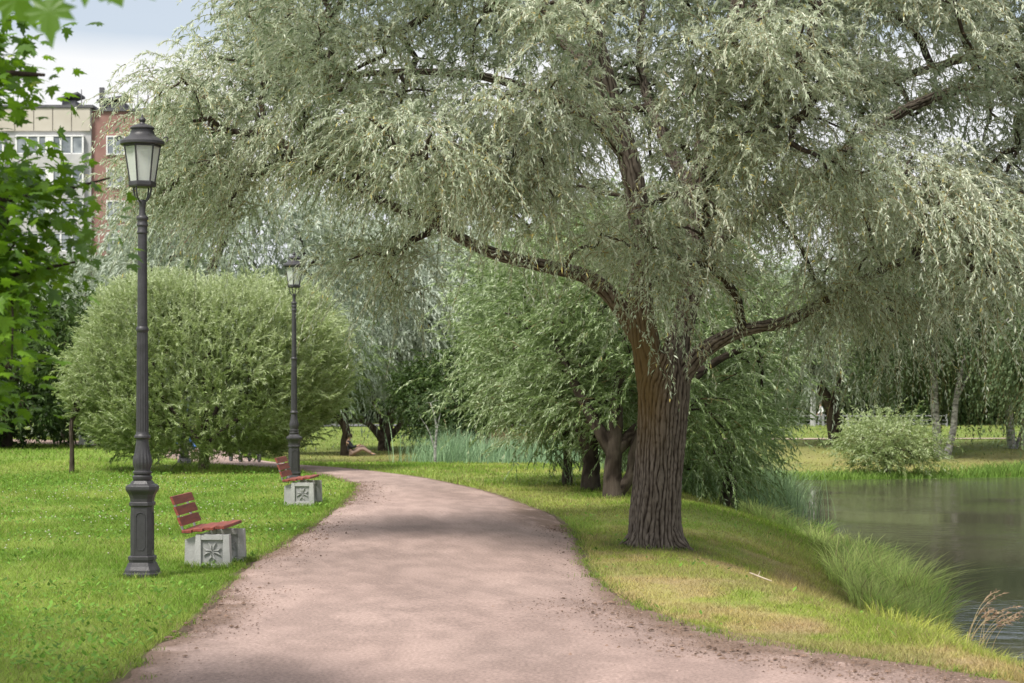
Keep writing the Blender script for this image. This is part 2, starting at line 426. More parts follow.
# ------------------------------------------------------------------ terrain
def build_ground():
    xs = np.unique(np.concatenate([np.arange(-9, 10, 0.1), np.arange(-24, -9, 0.5), np.arange(10, 24, 0.4), -24 * 1.14 ** np.arange(0, 32), 24 * 1.14 ** np.arange(0, 32)]))
    ys = np.unique(np.concatenate([np.arange(11, 40, 0.1), np.arange(-30, 11, 1.0), np.arange(40, 72, 0.3), np.arange(72, 140, 1.2), 140 * 1.12 ** np.arange(0, 28)]))
    X, Y = np.meshgrid(xs, ys)
    x, y = X.ravel(), Y.ravel()
    near = (np.abs(x) < 100) & (y < 150)
    dp = np.full(x.shape, 50.0); ds = np.full(x.shape, 50.0)
    dp[near] = pond_sd(x[near], y[near]); ds[near] = path_sd(x[near], y[near])
    dp[~near] = np.where(x[~near] > 0, np.maximum(y[~near] - 66, 0) + 5, 50)
    z = ground(x, y, dp)
    z = z - 0.04 * sstep(-0.1, -0.35, ds)
    z = z + 0.02 * (fbm(x * 2.2, y * 2.2, s=77) - 0.5) * sstep(0, 0.5, ds)
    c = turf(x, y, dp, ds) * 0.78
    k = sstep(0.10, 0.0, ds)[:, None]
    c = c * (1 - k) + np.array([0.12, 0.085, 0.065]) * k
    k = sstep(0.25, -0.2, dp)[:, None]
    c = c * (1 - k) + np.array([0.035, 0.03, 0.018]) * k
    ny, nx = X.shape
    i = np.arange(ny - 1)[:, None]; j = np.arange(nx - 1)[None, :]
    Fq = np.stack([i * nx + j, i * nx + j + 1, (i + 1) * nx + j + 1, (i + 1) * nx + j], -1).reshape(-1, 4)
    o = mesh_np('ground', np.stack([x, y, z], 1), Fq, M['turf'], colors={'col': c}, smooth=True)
    tag(o, kind='structure')
    # water sheet, only under and around the pond hollow
    P = SHORE.copy(); cen = P.mean(0)
    w = mesh_np('water', [(-4.5, -30, WATER), (90, -30, WATER), (90, 71, WATER), (-4.5, 71, WATER)], [np.array([(0, 1, 2, 3)])], M['water'])
    tag(w, kind='structure')
build_ground()

def arclen(P, n):
    d = np.concatenate([[0], np.cumsum(np.linalg.norm(np.diff(P, axis=0), axis=1))])
    t = np.linspace(0, d[-1], n)
    return np.stack([np.interp(t, d, P[:, k]) for k in range(P.shape[1])], 1)

def build_path():
    # rows between the two edges, dense where the camera looks
    nL = len(LEFT); u = np.linspace(0, nL - 1, nL)
    uu = np.unique(np.concatenate([np.linspace(0, 12, 30), np.linspace(12, 66, 700), np.linspace(66, nL - 1, 60)]))
    L = np.stack([np.interp(uu, u, LEFT[:, k]) for k in (0, 1)], 1)
    v = np.linspace(0, len(RIGHT) - 1, nL)
    Rr = np.stack([np.interp(v, np.arange(len(RIGHT)), RIGHT[:, k]) for k in (0, 1)], 1)
    R_ = np.stack([np.interp(uu, u, Rr[:, k]) for k in (0, 1)], 1)
    W = np.linalg.norm(R_ - L, axis=1)[:, None]; D = (R_ - L) / W
    eL = 0.16 * (fbm(L[:, 0] * 1.2, L[:, 1] * 1.6, s=41, o=5) - 0.5)[:, None] * 1.5
    eR = 0.20 * (fbm(R_[:, 0] * 1.2, R_[:, 1] * 1.6, s=43, o=5) - 0.5)[:, None] * 1.5
    L = L + D * (eL - 0.03); R_ = R_ + D * (eR + 0.03)
    m = 60
    t = np.linspace(0, 1, m)[None, :, None]
    P = L[:, None, :] * (1 - t) + R_[:, None, :] * t
    x, y = P[..., 0].ravel(), P[..., 1].ravel()
    ds = pdist(x, y, LEFT); dr = pdist(x, y, RIGHT)
    z = ground(x, y) + 0.012
    e = np.minimum(ds, dr)
    z = z + 0.018 * sstep(0, 1.2, e) + 0.006 * (fbm(x * 5, y * 5, s=9) - 0.5)
    z = np.where((np.tile(np.arange(m), len(L)) % (m - 1)) == 0, z - 0.03, z)
    pink = np.array([0.285, 0.205, 0.182]); pale = np.array([0.345, 0.260, 0.232]); dirt = np.array([0.165, 0.112, 0.085])
    a = fbm(x * 0.5, y * 0.22, s=51)[:, None]
    c = pink * (1 - a) + pale * a
    fine = fbm(x * 7, y * 4, s=61)
    c = c * (0.90 + 0.20 * sstep(.3, .7, fbm(x * 1.6, y * 0.35, s=57))[:, None]) * (0.90 + .2 * sstep(.35, .65, fbm(x * 6, y * 2.5, s=58))[:, None])
    wl = 0.10 + 0.55 * sstep(20, 13, y) * fbm(x * 0 + 2, y * 0.9, s=71) + 0.35 * sstep(0.5, 0.75, fbm(x * 0, y * 0.5, s=75))
    wr = 0.16 + 1.5 * sstep(0.25, 0.8, fbm(x * 0.3, y * 0.3, s=81)) * sstep(19, 14, y) + 0.9 * sstep(24, 27, y) * sstep(32, 28, y)
    dl = sstep(1, 0.25, ds / wl); drr = sstep(1, 0.25, dr / wr)
    dd = np.clip(np.maximum(dl, drr) * sstep(0.33, 0.55, fine + 0.12), 0, 1)[:, None] * 0.85
    c = c * (1 - dd) + dirt * dd
    ny, nx = len(L), m
    i = np.arange(ny - 1)[:, None]; j = np.arange(nx - 1)[None, :]
    Fq = np.stack([i * nx + j, i * nx + j + 1, (i + 1) * nx + j + 1, (i + 1) * nx + j], -1).reshape(-1, 4)
    o = mesh_np('path', np.stack([x, y, z], 1), Fq, M['path'], colors={'col': c}, smooth=True)
    tag(o, kind='structure')
build_path()

# far footpath on the other bank
def ribbon(name, pts, w, col, dz=0.012, mat='path'):
    P = smoothpoly(pts, 10); T = np.gradient(P, axis=0); T /= np.linalg.norm(T, axis=1)[:, None]
    Nn = np.stack([-T[:, 1], T[:, 0]], 1)
    A = P + Nn * w / 2; B = P - Nn * w / 2
    V = np.concatenate([np.c_[A, ground(A[:, 0], A[:, 1]) + dz], np.c_[B, ground(B[:, 0], B[:, 1]) + dz]])
    n = len(P); i = np.arange(n - 1)
    o = mesh_np(name, V, np.stack([i + n, i + n + 1, i + 1, i], 1), M[mat], colors={'col': np.tile(col, (len(V), 1))})
    return tag(o, kind='structure')
ribbon('footpath', [(2, 84), (10, 82.5), (17, 83), (30, 84), (60, 86)], 1.6, (0.42, 0.34, 0.27), 0.03)
ribbon('road', [(-80, 136), (-20, 137), (0, 138), (40, 139), (120, 142)], 7, (0.16, 0.16, 0.165), 0.05)

# ------------------------------------------------------------------ grass
def strips(P, d, h, w, lean, segs, rng, col, colv=0.25, tipcol=None):
    """curved blades: base P, horizontal lean direction d, height h, width w"""
    n = len(P)
    t = np.linspace(0, 1, segs + 1)
    a = rng.uniform(0, 2 * math.pi, n)
    side = np.stack([np.cos(a), np.sin(a), np.zeros(n)], 1)
    V = []
    for k in range(segs + 1):
        c = P + np.stack([d[:, 0] * lean * t[k] ** 2, d[:, 1] * lean * t[k] ** 2, h * (t[k] - 0.32 * np.minimum(lean / np.maximum(h, 1e-3), 1.6) * t[k] ** 2.5)], 1)
        ww = w * (1 - t[k]) ** 0.6 * 0.5 if k < segs else w * 0.04
        V.append(c - side * ww[:, None] if np.ndim(ww) else c - side * ww)
        V.append(c + side * ww[:, None] if np.ndim(ww) else c + side * ww)
    V = np.stack(V, 1)      # n, 2(segs+1), 3
    m = 2 * (segs + 1)
    b = (np.arange(n) * m)[:, None]
    Fq = np.concatenate([np.concatenate([b + 2 * k, b + 2 * k + 1, b + 2 * k + 3, b + 2 * k + 2], 1) for k in range(segs)])
    br = 1 + colv * rng.normal(0, 1, n)
    c = np.clip(col * np.clip(br, 0.4, 1.8)[:, None], 0, 1)
    C = np.repeat(c[:, None, :], m, 1)
    if tipcol is not None:
        tt = np.repeat(t, 2)[None, :, None] ** 2
        C = C * (1 - tt) + np.asarray(tipcol) * tt
    return V.reshape(-1, 3), Fq, C.reshape(-1, 3)

def blades(P, d, h, w, lean, rng, col, colv):
    """cheap 3-vertex blades"""
    n = len(P)
    a = rng.uniform(0, 2 * math.pi, n); side = np.stack([np.cos(a), np.sin(a), np.zeros(n)], 1) * (w / 2)[:, None]
    tip = P + np.stack([d[:, 0] * lean, d[:, 1] * lean, h], 1)
    V = np.stack([P - side, P + side, tip], 1).reshape(-1, 3)
    Ft = np.arange(3 * n).reshape(-1, 3)
    c = np.clip(col * np.clip(1 + colv * rng.normal(0, 1, n), 0.4, 1.9)[:, None], 0, 1)
    return V, Ft, np.repeat(c, 3, 0)

def lawn():
    rng = np.random.RandomState(5)
    XS, YS, SC = [], [], []
    for y0, y1, den, sc in [(11.5, 16, 3600, 1.0), (16, 21, 2300, 1.1), (21, 27, 1300, 1.35), (27, 36, 650, 1.8), (36, 48, 260, 2.7), (48, 70, 75, 4.2), (70, 120, 16, 7)]:
        hw = y1 * 0.262 + 1.2
        n = int((y1 - y0) * 2 * hw * den)
        x = rng.uniform(-hw, hw, n); y = rng.uniform(y0, y1, n)
        keep = noise(x * 6, y * 6, s=15) + rng.uniform(0, 1, n) > 0.55
        XS.append(x[keep]); YS.append(y[keep]); SC.append(np.full(keep.sum(), sc))
    x, y, sc = map(np.concatenate, (XS, YS, SC))
    ds = path_sd(x, y) + 0.08 * (noise(x * 4, y * 4, s=19) - 0.5); dp = pond_sd(x, y)
    k = (ds > 0.02) & (dp > 0.05) & ~((y > 81) & (y < 84.6) & (x > 2)) & (np.hypot(x - 1.64, y - 22.9) > 0.36)
    x, y, sc, ds, dp = x[k], y[k], sc[k], ds[k], dp[k]
    n = len(x)
    z = ground(x, y, dp) - 0.005
    c = turf(x, y, dp, ds)
    dryness = np.clip((c[:, 0] / c[:, 1] - 0.6) / 0.5, 0, 1)
    h = rng.uniform(0.022, 0.060, n) * (0.65 + 0.8 * noise(x * 1.3, y * 1.3, s=25)) * (1 - 0.35 * dryness) * sc ** 0.35
    h = h * (1 + 0.5 * sstep(0.25, 0.0, ds)) * (1 + 1.2 * sstep(2.2, 0.6, dp))
    w = rng.uniform(0.004, 0.009, n) * sc
    a = rng.uniform(0, 2 * math.pi, n); d = np.stack([np.cos(a), np.sin(a)], 1)
    # scattered straw blades
    straw = rng.uniform(0, 1, n) < 0.05 + 0.3 * dryness
    c = np.where(straw[:, None], np.array([0.40, 0.33, 0.16]) * rng.uniform(0.6, 1.1, (n, 1)), c * np.array([1.08, 1.08, 1.0]))
    V, Ft, C = blades(np.stack([x, y, z], 1), d, h, w, h * rng.uniform(0.2, 1.4, n), rng, c, 0.22)
    o = mesh_np('lawn_grass', V, Ft, M['blade'], colors={'col': C})
    tag(o, 'short mown grass covering the park lawn on both sides of the path', 'grass', kind='stuff')
    # broad leaved weeds and clover between the blades
    n = 26000
    x = rng.uniform(-11, -2, n); y = 12 + 30 * rng.uniform(0, 1, n) ** 1.5
    x2 = rng.uniform(0.6, 7, 1500); y2 = rng.uniform(12, 30, 1500)
    x = np.r_[x, x2]; y = np.r_[y, y2]
    k = (path_sd(x, y) > 0.03) & (pond_sd(x, y) > 0.3) & (noise(x * 0.9, y * 0.9, s=99) > 0.42)
    x, y = x[k], y[k]; n = len(x)
    z = ground(x, y) + rng.uniform(0.02, 0.06, n)
    a = rng.uniform(0, 2 * math.pi, n); L = rng.uniform(0.025, 0.065, n); u = np.stack([np.cos(a), np.sin(a), rng.uniform(0, 0.9, n)], 1); v = np.stack([-np.sin(a), np.cos(a), rng.uniform(-.4, .4, n)], 1)
    P = np.stack([x, y, z], 1)
    V = np.stack([P, P + u * (L * .5)[:, None] + v * (L * .3)[:, None], P + u * L[:, None], P + u * (L * .5)[:, None] - v * (L * .3)[:, None]], 1).reshape(-1, 3)
    c = np.array([0.16, 0.30, 0.05]) * rng.uniform(0.5, 1.5, (n, 1))
    o = mesh_np('clover', V, np.arange(4 * n).reshape(-1, 4), M['blade'], colors={'col': np.repeat(c, 4, 0)})
    tag(o, 'low clover and broad leaved weeds mixed into the lawn', 'clover', kind='stuff')
    # white clover heads: small faceted balls
    n = 700
    x = rng.uniform(-9, -2.4, n); y = rng.uniform(20, 40, n)
    k = (path_sd(x, y) > 0.2) & (noise(x * 0.7, y * 0.4, s=98) > 0.45)
    x, y = x[k], y[k]; n = len(x)
    z = ground(x, y) + rng.uniform(0.055, 0.10, n)
    ico = np.array([(1, 0, 0), (-1, 0, 0), (0, 1, 0), (0, -1, 0), (0, 0, 1), (0, 0, -1)], float)
    Fo = np.array([(0, 2, 4), (2, 1, 4), (1, 3, 4), (3, 0, 4), (2, 0, 5), (1, 2, 5), (3, 1, 5), (0, 3, 5)])
    V = (np.stack([x, y, z], 1)[:, None, :] + ico[None] * rng.uniform(0.008, 0.014, n)[:, None, None]).reshape(-1, 3)
    Ft = (Fo[None] + (np.arange(n) * 6)[:, None, None]).reshape(-1, 3)
    o = mesh_np('clover_flowers', V, Ft, M['blade'], colors={'col': np.tile((0.62, 0.63, 0.50), (len(V), 1))})
    tag(o, 'tiny white clover heads dotted over the left lawn', 'flowers', kind='stuff')
lawn()

def base_tufts():
    rng = np.random.RandomState(14)
    P, H = [], []
    def ring(cx_, cy_, rx, ry, n, h):
        a = rng.uniform(0, 2 * math.pi, n); q = 1 + np.abs(rng.normal(0, .16, n))
        P.append(np.stack([cx_ + rx * q * np.cos(a), cy_ + ry * q * np.sin(a)], 1)); H.append(rng.uniform(.4, 1, n) * h)
    ring(-3.54, 19.07, .20, .20, 500, .09); ring(-4.17, 38.1, .22, .22, 260, .12); ring(-3.0, 19.95, .28, .10, 420, .10); ring(-3.0, 20.75, .28, .12, 300, .10)
    ring(-3.0, 19.86, .22, .05, 260, .12); ring(-3.25, 30.6, .28, .12, 300, .10); ring(1.66, 22.9, .42, .42, 420, .08); ring(-9.35, 42.3, .12, .12, 120, .14)
    ring(1.69, 32.8, .3, .3, 260, .13); ring(1.38, 34.9, .26, .26, 220, .14); ring(1.02, 36.7, .2, .2, 160, .14); ring(-6.75, 43.6, .5, .5, 400, .2)
    # weeds creeping onto both path edges
    for E, lo, hi in ((LEFT, 12, 48), (RIGHT, 18, 62)):
        Q = arclen4(E[lo:hi], 400)
        for _ in range(130):
            q = Q[rng.randint(0, 400)]; n = rng.randint(10, 40); P.append(q + rng.normal(0, .05, (n, 2)) + rng.normal(0, .05, 2)); H.append(rng.uniform(.02, .08, n))
    P = np.concatenate(P); H = np.concatenate(H); n = len(P)
    a = rng.uniform(0, 2 * math.pi, n)
    g = rng.uniform(0, 1, (n, 1)); cc = np.array([0.13, 0.24, 0.035]) * (1 - g) + np.array([0.30, 0.38, 0.08]) * g
    V, Fq, C = strips(np.c_[P, ground(P[:, 0], P[:, 1]) - .005], np.stack([np.cos(a), np.sin(a)], 1), H, np.maximum(.007, P[:, 1] * .0003), H * rng.uniform(.2, .9, n), 3, rng, cc, .25)
    o = mesh_np('tall_grass', V, Fq, M['blade'], colors={'col': C})
    tag(o, 'taller unmown grass and weeds round the bases of benches, posts, trunks and along path edges', 'grass', kind='stuff')

def shore_grass():
    rng = np.random.RandomState(8)
    Pn, Dn, Hn, Wn, Ln, Cn = [], [], [], [], [], []
    # tussocks along the near shore
    S = smoothpoly(SHORE[2:14], 8)
    Q = arclen(S, 95)
    for i, q in enumerate(Q):
        dcam = q[1]
        sc = max(1.0, dcam / 24)
        for _ in range(2):
            c = q + rng.normal(0, 0.22, 2) - np.array([0.35, 0]) * rng.uniform(0, 1.4)
            big = 0.42 + 0.55 * noise(q[0] * 0.6, q[1] * 0.35, s=4) + (0.35 if 25 < q[1] < 31 else 0)
            n = int(210 / sc)
            a = rng.uniform(0, 2 * math.pi, n); rr = 0.28 * np.sqrt(rng.uniform(0, 1, n))
            x = c[0] + rr * np.cos(a); y = c[1] + rr * np.sin(a)
            Pn.append(np.stack([x, y, np.maximum(ground(x, y), WATER - 0.05)], 1))
            a2 = a + rng.normal(0, 0.6, n)
            Dn.append(np.stack([np.cos(a2) + 0.30, np.sin(a2) - 0.2], 1))
            h = rng.uniform(0.22, 0.56, n) * big * rng.uniform(.6, 1.25)
            Hn.append(h); Ln.append(h * rng.uniform(0.2, 1.1, n)); Wn.append(rng.uniform(0.008, 0.018, n) * sc)
            g = rng.uniform(0, 1) ** .8
            base = np.array([0.24, 0.42, 0.08]) * (1 - g) + np.array([0.62, 0.70, 0.26]) * g
            if q[1] < 22: base = np.array([0.46, 0.50, 0.11])
            cc = np.tile(base, (n, 1)); dry = rng.uniform(0, 1, n) < 0.10
            cc[dry] = (0.38, 0.32, 0.17)
            Cn.append(cc)
    cat = np.concatenate
    V, Fq, C = strips(cat(Pn), cat(Dn), cat(Hn), cat(Wn), cat(Ln), 4, rng, cat(Cn), 0.25)
    o = mesh_np('shore_grass', V, Fq, M['blade'], colors={'col': C})
    tag(o, 'long green tussock grass bending over the near edge of the pond', 'grass', kind='stuff')
    # far shore band
    S = smoothpoly(SHORE[16:26], 8)
    n = 26000
    t = rng.uniform(0, 1, n) ** 1.0
    q = arclen(S, 400)[(t * 399).astype(int)]
    q = q[(q[:, 0] < 26)]
    n = len(q)
    q = q + rng.normal(0, 0.15, (n, 2)) + np.array([0, 1.0]) * rng.uniform(0, 2.4, n)[:, None] ** 1.2
    dp = pond_sd(q[:, 0], q[:, 1]); q = q[dp > -0.1]; n = len(q)
    P = np.stack([q[:, 0], q[:, 1], np.maximum(ground(q[:, 0], q[:, 1]), WATER - .05)], 1)
    a = rng.uniform(0, 2 * math.pi, n)
    g = noise(q[:, 0] * 0.5, q[:, 1] * 0.5, s=12)[:, None]
    h = rng.uniform(0.2, 0.55, n) * (0.3 + 1.0 * noise(q[:, 0] * 0.45, q[:, 1] * 0.45, s=13))
    cc = np.array([0.14, 0.25, 0.05]) * (1 - g) + np.array([0.26, 0.38, 0.08]) * g
    V, Fq, C = strips(P, np.stack([np.cos(a), np.sin(a)], 1), h, np.full(n, 0.03), h * 0.5, 3, rng, cc, 0.25)
    o = mesh_np('bank_grass', V, Fq, M['blade'], colors={'col': C})
    tag(o, 'rough green grass fringing the far bank of the pond', 'grass', kind='stuff')
shore_grass()

def reeds():
    rng = np.random.RandomState(9)
    def bed(name, pts, rad, n, hr, w, label, col, tip=None):
        P = []
        S = arclen(smoothpoly(pts, 6), 200)
        q = S[rng.randint(0, 200, n)] + rng.normal(0, 1, (n, 2)) * np.array(rad)
        z = np.maximum(ground(q[:, 0], q[:, 1]), WATER - 0.1)
        P = np.stack([q[:, 0], q[:, 1], z], 1)
        a = rng.uniform(0, 2 * math.pi, n)
        hm = 0.75 + 0.5 * noise(q[:, 0] * 1.1, q[:, 1] * 1.1, s=6)
        h = rng.uniform(hr[0], hr[1], n) * hm
        g = rng.uniform(0, 1, (n, 1))
        cc = np.array(col) * (1 - g) + np.array([0.30, 0.42, 0.24]) * g
        V, Fq, C = strips(P, np.stack([np.cos(a) + 0.3, np.sin(a)], 1), h, np.full(n, w), h * rng.uniform(0.08, 0.5, n), 4, rng, cc, 0.25, tip)
        o = mesh_np(name, V, Fq, M['reed'], colors={'col': C})
        tag(o, label, 'reeds', kind='stuff')
    bed('reed_bed', [(2.6, 44), (3.9, 43), (5.0, 42.2), (5.7, 43.2)], (0.4, 0.9), 5200, (0.7, 1.35), 0.02, 'blue green reeds growing at the water edge right of the big willow trunk', (0.20, 0.31, 0.12))
    bed('reed_bed', [(-2.4, 62.5), (-0.5, 61), (1.2, 60), (2.6, 59), (4.2, 57)], (0.6, 1.6), 7500, (0.9, 1.6), 0.028, 'pale blue green reed bed filling the narrow end of the pond beyond the path', (0.20, 0.32, 0.18))
    bed('reed_bed', [(-1.0, 69.5), (0.5, 70), (2.2, 69.6)], (0.6, 0.8), 1500, (0.9, 1.5), 0.03, 'brown tipped reeds behind the pale reed bed', (0.16, 0.17, 0.08), (0.30, 0.17, 0.09))
reeds()

def seed_grass():
    rng = np.random.RandomState(3)
    stems = [((968, 640), (992, 592)), ((975, 640), (1004, 588)), ((984, 640), (1012, 604)), ((990, 648), (1018, 618)), ((960, 636), (985, 600))]
    base = np.array([4.55, 19.6, -0.85])
    root = empty('dry_seed_grass', base, 'clump of tall straw coloured grass with drooping seed heads leaning over the near water edge', 'grass clump')
    st = MB(); hd = MB()
    for i in range(15):
        a = rng.normal(0.15, 0.55); L = rng.uniform(0.5, 0.95)
        d = np.array([math.sin(a + 0.5), rng.normal(0, .35), 0])
        t = np.linspace(0, 1, 9)[:, None]
        s0 = rng.normal(0, 0.09, 3) * np.array([1, 1, 0])
        P = s0 + d * L * 0.65 * t ** 1.7 + np.array([0, 0, 1]) * L * (t - 0.30 * t ** 3)
        st.tube(P, np.linspace(0.0035, 0.0015, 9), 4, False)
        for k in range(26):
            tt = rng.uniform(0.66, 1.0); j = P[0] * 0 + np.array([np.interp(tt, t[:, 0], P[:, q]) for q in range(3)])
            v = (P[-1] - P[-3]); v /= np.linalg.norm(v); v = v + rng.normal(0, 0.45, 3); v /= np.linalg.norm(v)
            e = j + v * rng.uniform(0.02, 0.05) * (1.3 - tt + 0.2) * 1.8
            hd.tube([j, (j + e) / 2, e], [0.0008, 0.0034, 0.0006], 3, False)
    st.build('stem', mat_simple('straw', (0.34, 0.26, 0.14), (0.45, 0.36, 0.2), 5), root)
    hd.build('seed_head', mat_simple('seed_head', (0.25, 0.16, 0.10), (0.38, 0.26, 0.17), 9), root)
seed_grass()

def debris():
    rng = np.random.RandomState(12)
    def blobs(name, x, y, r, cols, label, cat, flat=0.55):
        n = len(x)
        ico = np.array([(1, 0, 0), (0.3, .95, 0), (-.8, .6, 0), (-.8, -.6, 0), (.3, -.95, 0), (0, 0, 1), (0, 0, -.6)], float)
        Fo = np.array([(0, 1, 5), (1, 2, 5), (2, 3, 5), (3, 4, 5), (4, 0, 5), (1, 0, 6), (2, 1, 6), (3, 2, 6), (4, 3, 6), (0, 4, 6)])
        J = ico[None] * rng.uniform(0.55, 1.3, (n, 7, 1)); J[..., 2] *= flat
        J[..., 0] *= rng.uniform(0.7, 1.6, (n, 1))
        a = rng.uniform(0, 6.28, n); ca, sa = np.cos(a)[:, None], np.sin(a)[:, None]
        J = np.stack([J[..., 0] * ca - J[..., 1] * sa, J[..., 0] * sa + J[..., 1] * ca, J[..., 2]], -1)
        z = ground(x, y) + 0.028
        V = (np.stack([x, y, z], 1)[:, None] + J * r[:, None, None]).reshape(-1, 3)
        Ft = (Fo[None] + (np.arange(n) * 7)[:, None, None]).reshape(-1, 3)
        o = mesh_np(name, V, Ft, M['clod'], colors={'col': np.repeat(cols, 7, 0)})
        tag(o, label, cat, kind='stuff')
    # clods along both edges
    L = arclen(LEFT[12:50], 500); R_ = arclen(RIGHT[16:62], 600)
    n = 6000
    q = L[rng.randint(0, 500, n)]; dens = sstep(0.40, 0.65, noise(q[:, 1] * 0.8, q[:, 1] * 0, s=33)) + 0.15
    keep = rng.uniform(0, 1, n) < dens; q = q[keep]; xl = q[:, 0] + np.abs(rng.normal(0.0, 0.28, len(q))); yl = q[:, 1] + rng.normal(0, .1, len(q))
    q = R_[rng.randint(0, 600, n + 1800)]; dens = sstep(0.40, 0.6, noise(q[:, 1] * 0.6, q[:, 1] * 0, s=35)) + 0.1 + (q[:, 1] < 17) * 0.4
    keep = rng.uniform(0, 1, len(q)) < dens; q = q[keep]; s_ = np.where(q[:, 1] < 17, 0.45, 0.22)
    xr = q[:, 0] - np.abs(rng.normal(0, 1, len(q))) * s_; yr = q[:, 1] - np.abs(rng.normal(0, .5, len(q))) * (q[:, 1] < 17)
    x = np.r_[xl, xr]; y = np.r_[yl, yr]
    r = rng.uniform(0.003, 0.010, len(x)) + (rng.uniform(0, 1, len(x)) < 0.02) * 0.016
    c = np.array([0.15, 0.10, 0.075]) * rng.uniform(0.5, 1.7, (len(x), 1))
    blobs('soil_crumbs', x, y, r, c, 'dark crumbs of soil and dead leaves along both ragged path edges', 'soil')
    n = 9000
    x = rng.uniform(-2.7, 3.5, n); y = 12 + 26 * rng.uniform(0, 1, n) ** 1.7
    k = path_sd(x, y) < -0.1; x, y = x[k], y[k]
    c = np.array([0.40, 0.30, 0.26]) * rng.uniform(0.55, 1.5, (len(x), 1))
    blobs('path_grit', x, y, rng.uniform(0.002, 0.006, len(x)), c, 'fine pinkish grit scattered over the path', 'grit', 0.4)
debris()

def add_stick():
    mb = MB(); P = np.array([at(750, 566, 20.6), at(758, 568, 20.4), at(765, 569, 20.3), at(772, 570, 20.25)])
    P[:, 2] = ground(P[:, 0], P[:, 1]) + 0.045
    mb.tube(P, [0.008, 0.010, 0.008, 0.005], 6)
    mb.tube([P[1], P[1] + np.array([0.03, 0.05, 0.05])], [0.005, 0.002], 5)
    tag(mb.build('fallen_stick', mat_simple('dead_wood', (0.4, 0.32, 0.24), (0.5, 0.42, 0.33), 8), smooth=True), 'pale fallen stick lying on the grassy bank right of the big trunk', 'stick')
add_stick()

# ------------------------------------------------------------------ trees
def nrm(v): return v / (np.linalg.norm(v, axis=-1, keepdims=True) + 1e-9)

def foliage(rng, C, R, ntw, nleaf, L, out, up, scatter, droop, ll, lw, spread, axis, tone0=0.5, tvar=0.15, cvar=0.15, lift=0.6, wind=0.0, topbright=0.0, zr=(0, 1), yellow=0.0, ctn=None):
    """leafy twigs round every clump centre -> one vertex/face/tone set.  out/up/scatter weight the twig direction."""
    K = len(C); n = K * ntw
    c = np.repeat(C, ntw, 0)
    S = c + rng.normal(0, 1, (n, 3)) * R * 0.5 * np.array([1, 1, 0.7])
    ax_ = np.asarray(axis, float)
    if ax_.ndim == 2: ax_ = np.repeat(ax_, ntw, 0)
    o = c - ax_; o[:, 2] *= 0.5; o = nrm(o)
    d = nrm(o * out + rng.normal(0, 1, (n, 3)) * scatter + np.array([wind, 0, up]))
    Lt = rng.uniform(L[0], L[1], n)
    ctone = np.repeat(rng.normal(0, cvar, K) + (0 if ctn is None else ctn), ntw) + rng.normal(0, cvar * 0.6, n)
    g = droop * rng.uniform(0.6, 1.3, n)
    t = (np.arange(nleaf)[None, :] + rng.uniform(0, 1, (n, nleaf))) / nleaf
    t = 0.12 + 0.88 * t
    down = np.array([0, 0, -1.0])
    P = S[:, None] + d[:, None] * (Lt[:, None] * t)[..., None] + down * (g[:, None] * Lt[:, None] * t ** 2)[..., None]
    T = nrm(d[:, None] + down * (2 * g[:, None] * t)[..., None])
    T = nrm(T + rng.normal(0, 1, T.shape) * spread + down * 0.15)
    up_ = rng.normal(0, 1, T.shape) + np.array([0, 0, lift])
    W = nrm(np.cross(T, up_))
    l = ll * rng.uniform(0.6, 1.25, t.shape)[..., None]; w = lw * rng.uniform(0.7, 1.2, t.shape)[..., None] * 0.5
    Nn = np.cross(W, T)
    v0 = P; v1 = P + T * l * 0.42 + W * w + Nn * w * 0.2; v2 = P + T * l + down * l * 0.12; v3 = P + T * l * 0.42 - W * w + Nn * w * 0.2
    V = np.stack([v0, v1, v2, v3], 2).reshape(-1, 3)
    tone = tone0 + ctone[:, None] + rng.normal(0, tvar, t.shape)
    if topbright: tone = tone + topbright * (np.clip((P[..., 2] - zr[0]) / (zr[1] - zr[0]), 0, 1) - 0.5)  # crown tops lighter, bottoms darker: light from above put into leaf tone
    tone = np.clip(tone, 0, 0.93)
    if yellow:
        ysel = rng.uniform(0, 1, t.shape) < yellow; tone = np.where(ysel, 1.0, tone)
    tone = np.repeat(tone.ravel(), 4)
    # twig ribbons
    tt = np.linspace(0, 1, 5)
    TP = S[:, None] + d[:, None] * (Lt[:, None] * tt)[..., None] + down * (g[:, None] * Lt[:, None] * tt ** 2)[..., None]
    return V, tone, TP

def ribbons(TP, w, rng):
    n, m, _ = TP.shape
    a = rng.normal(0, 1, (n, 3)); sd = nrm(np.cross(TP[:, -1] - TP[:, 0], a))
    ww = (w * np.linspace(1, 0.3, m) * 0.5)[None, :, None]
    V = np.stack([TP - sd[:, None] * ww, TP + sd[:, None] * ww], 2).reshape(-1, 3)
    b = (np.arange(n) * 2 * m)[:, None]
    Fq = np.concatenate([np.concatenate([b + 2 * k, b + 2 * k + 1, b + 2 * k + 3, b + 2 * k + 2], 1) for k in range(m - 1)])
    return V, Fq

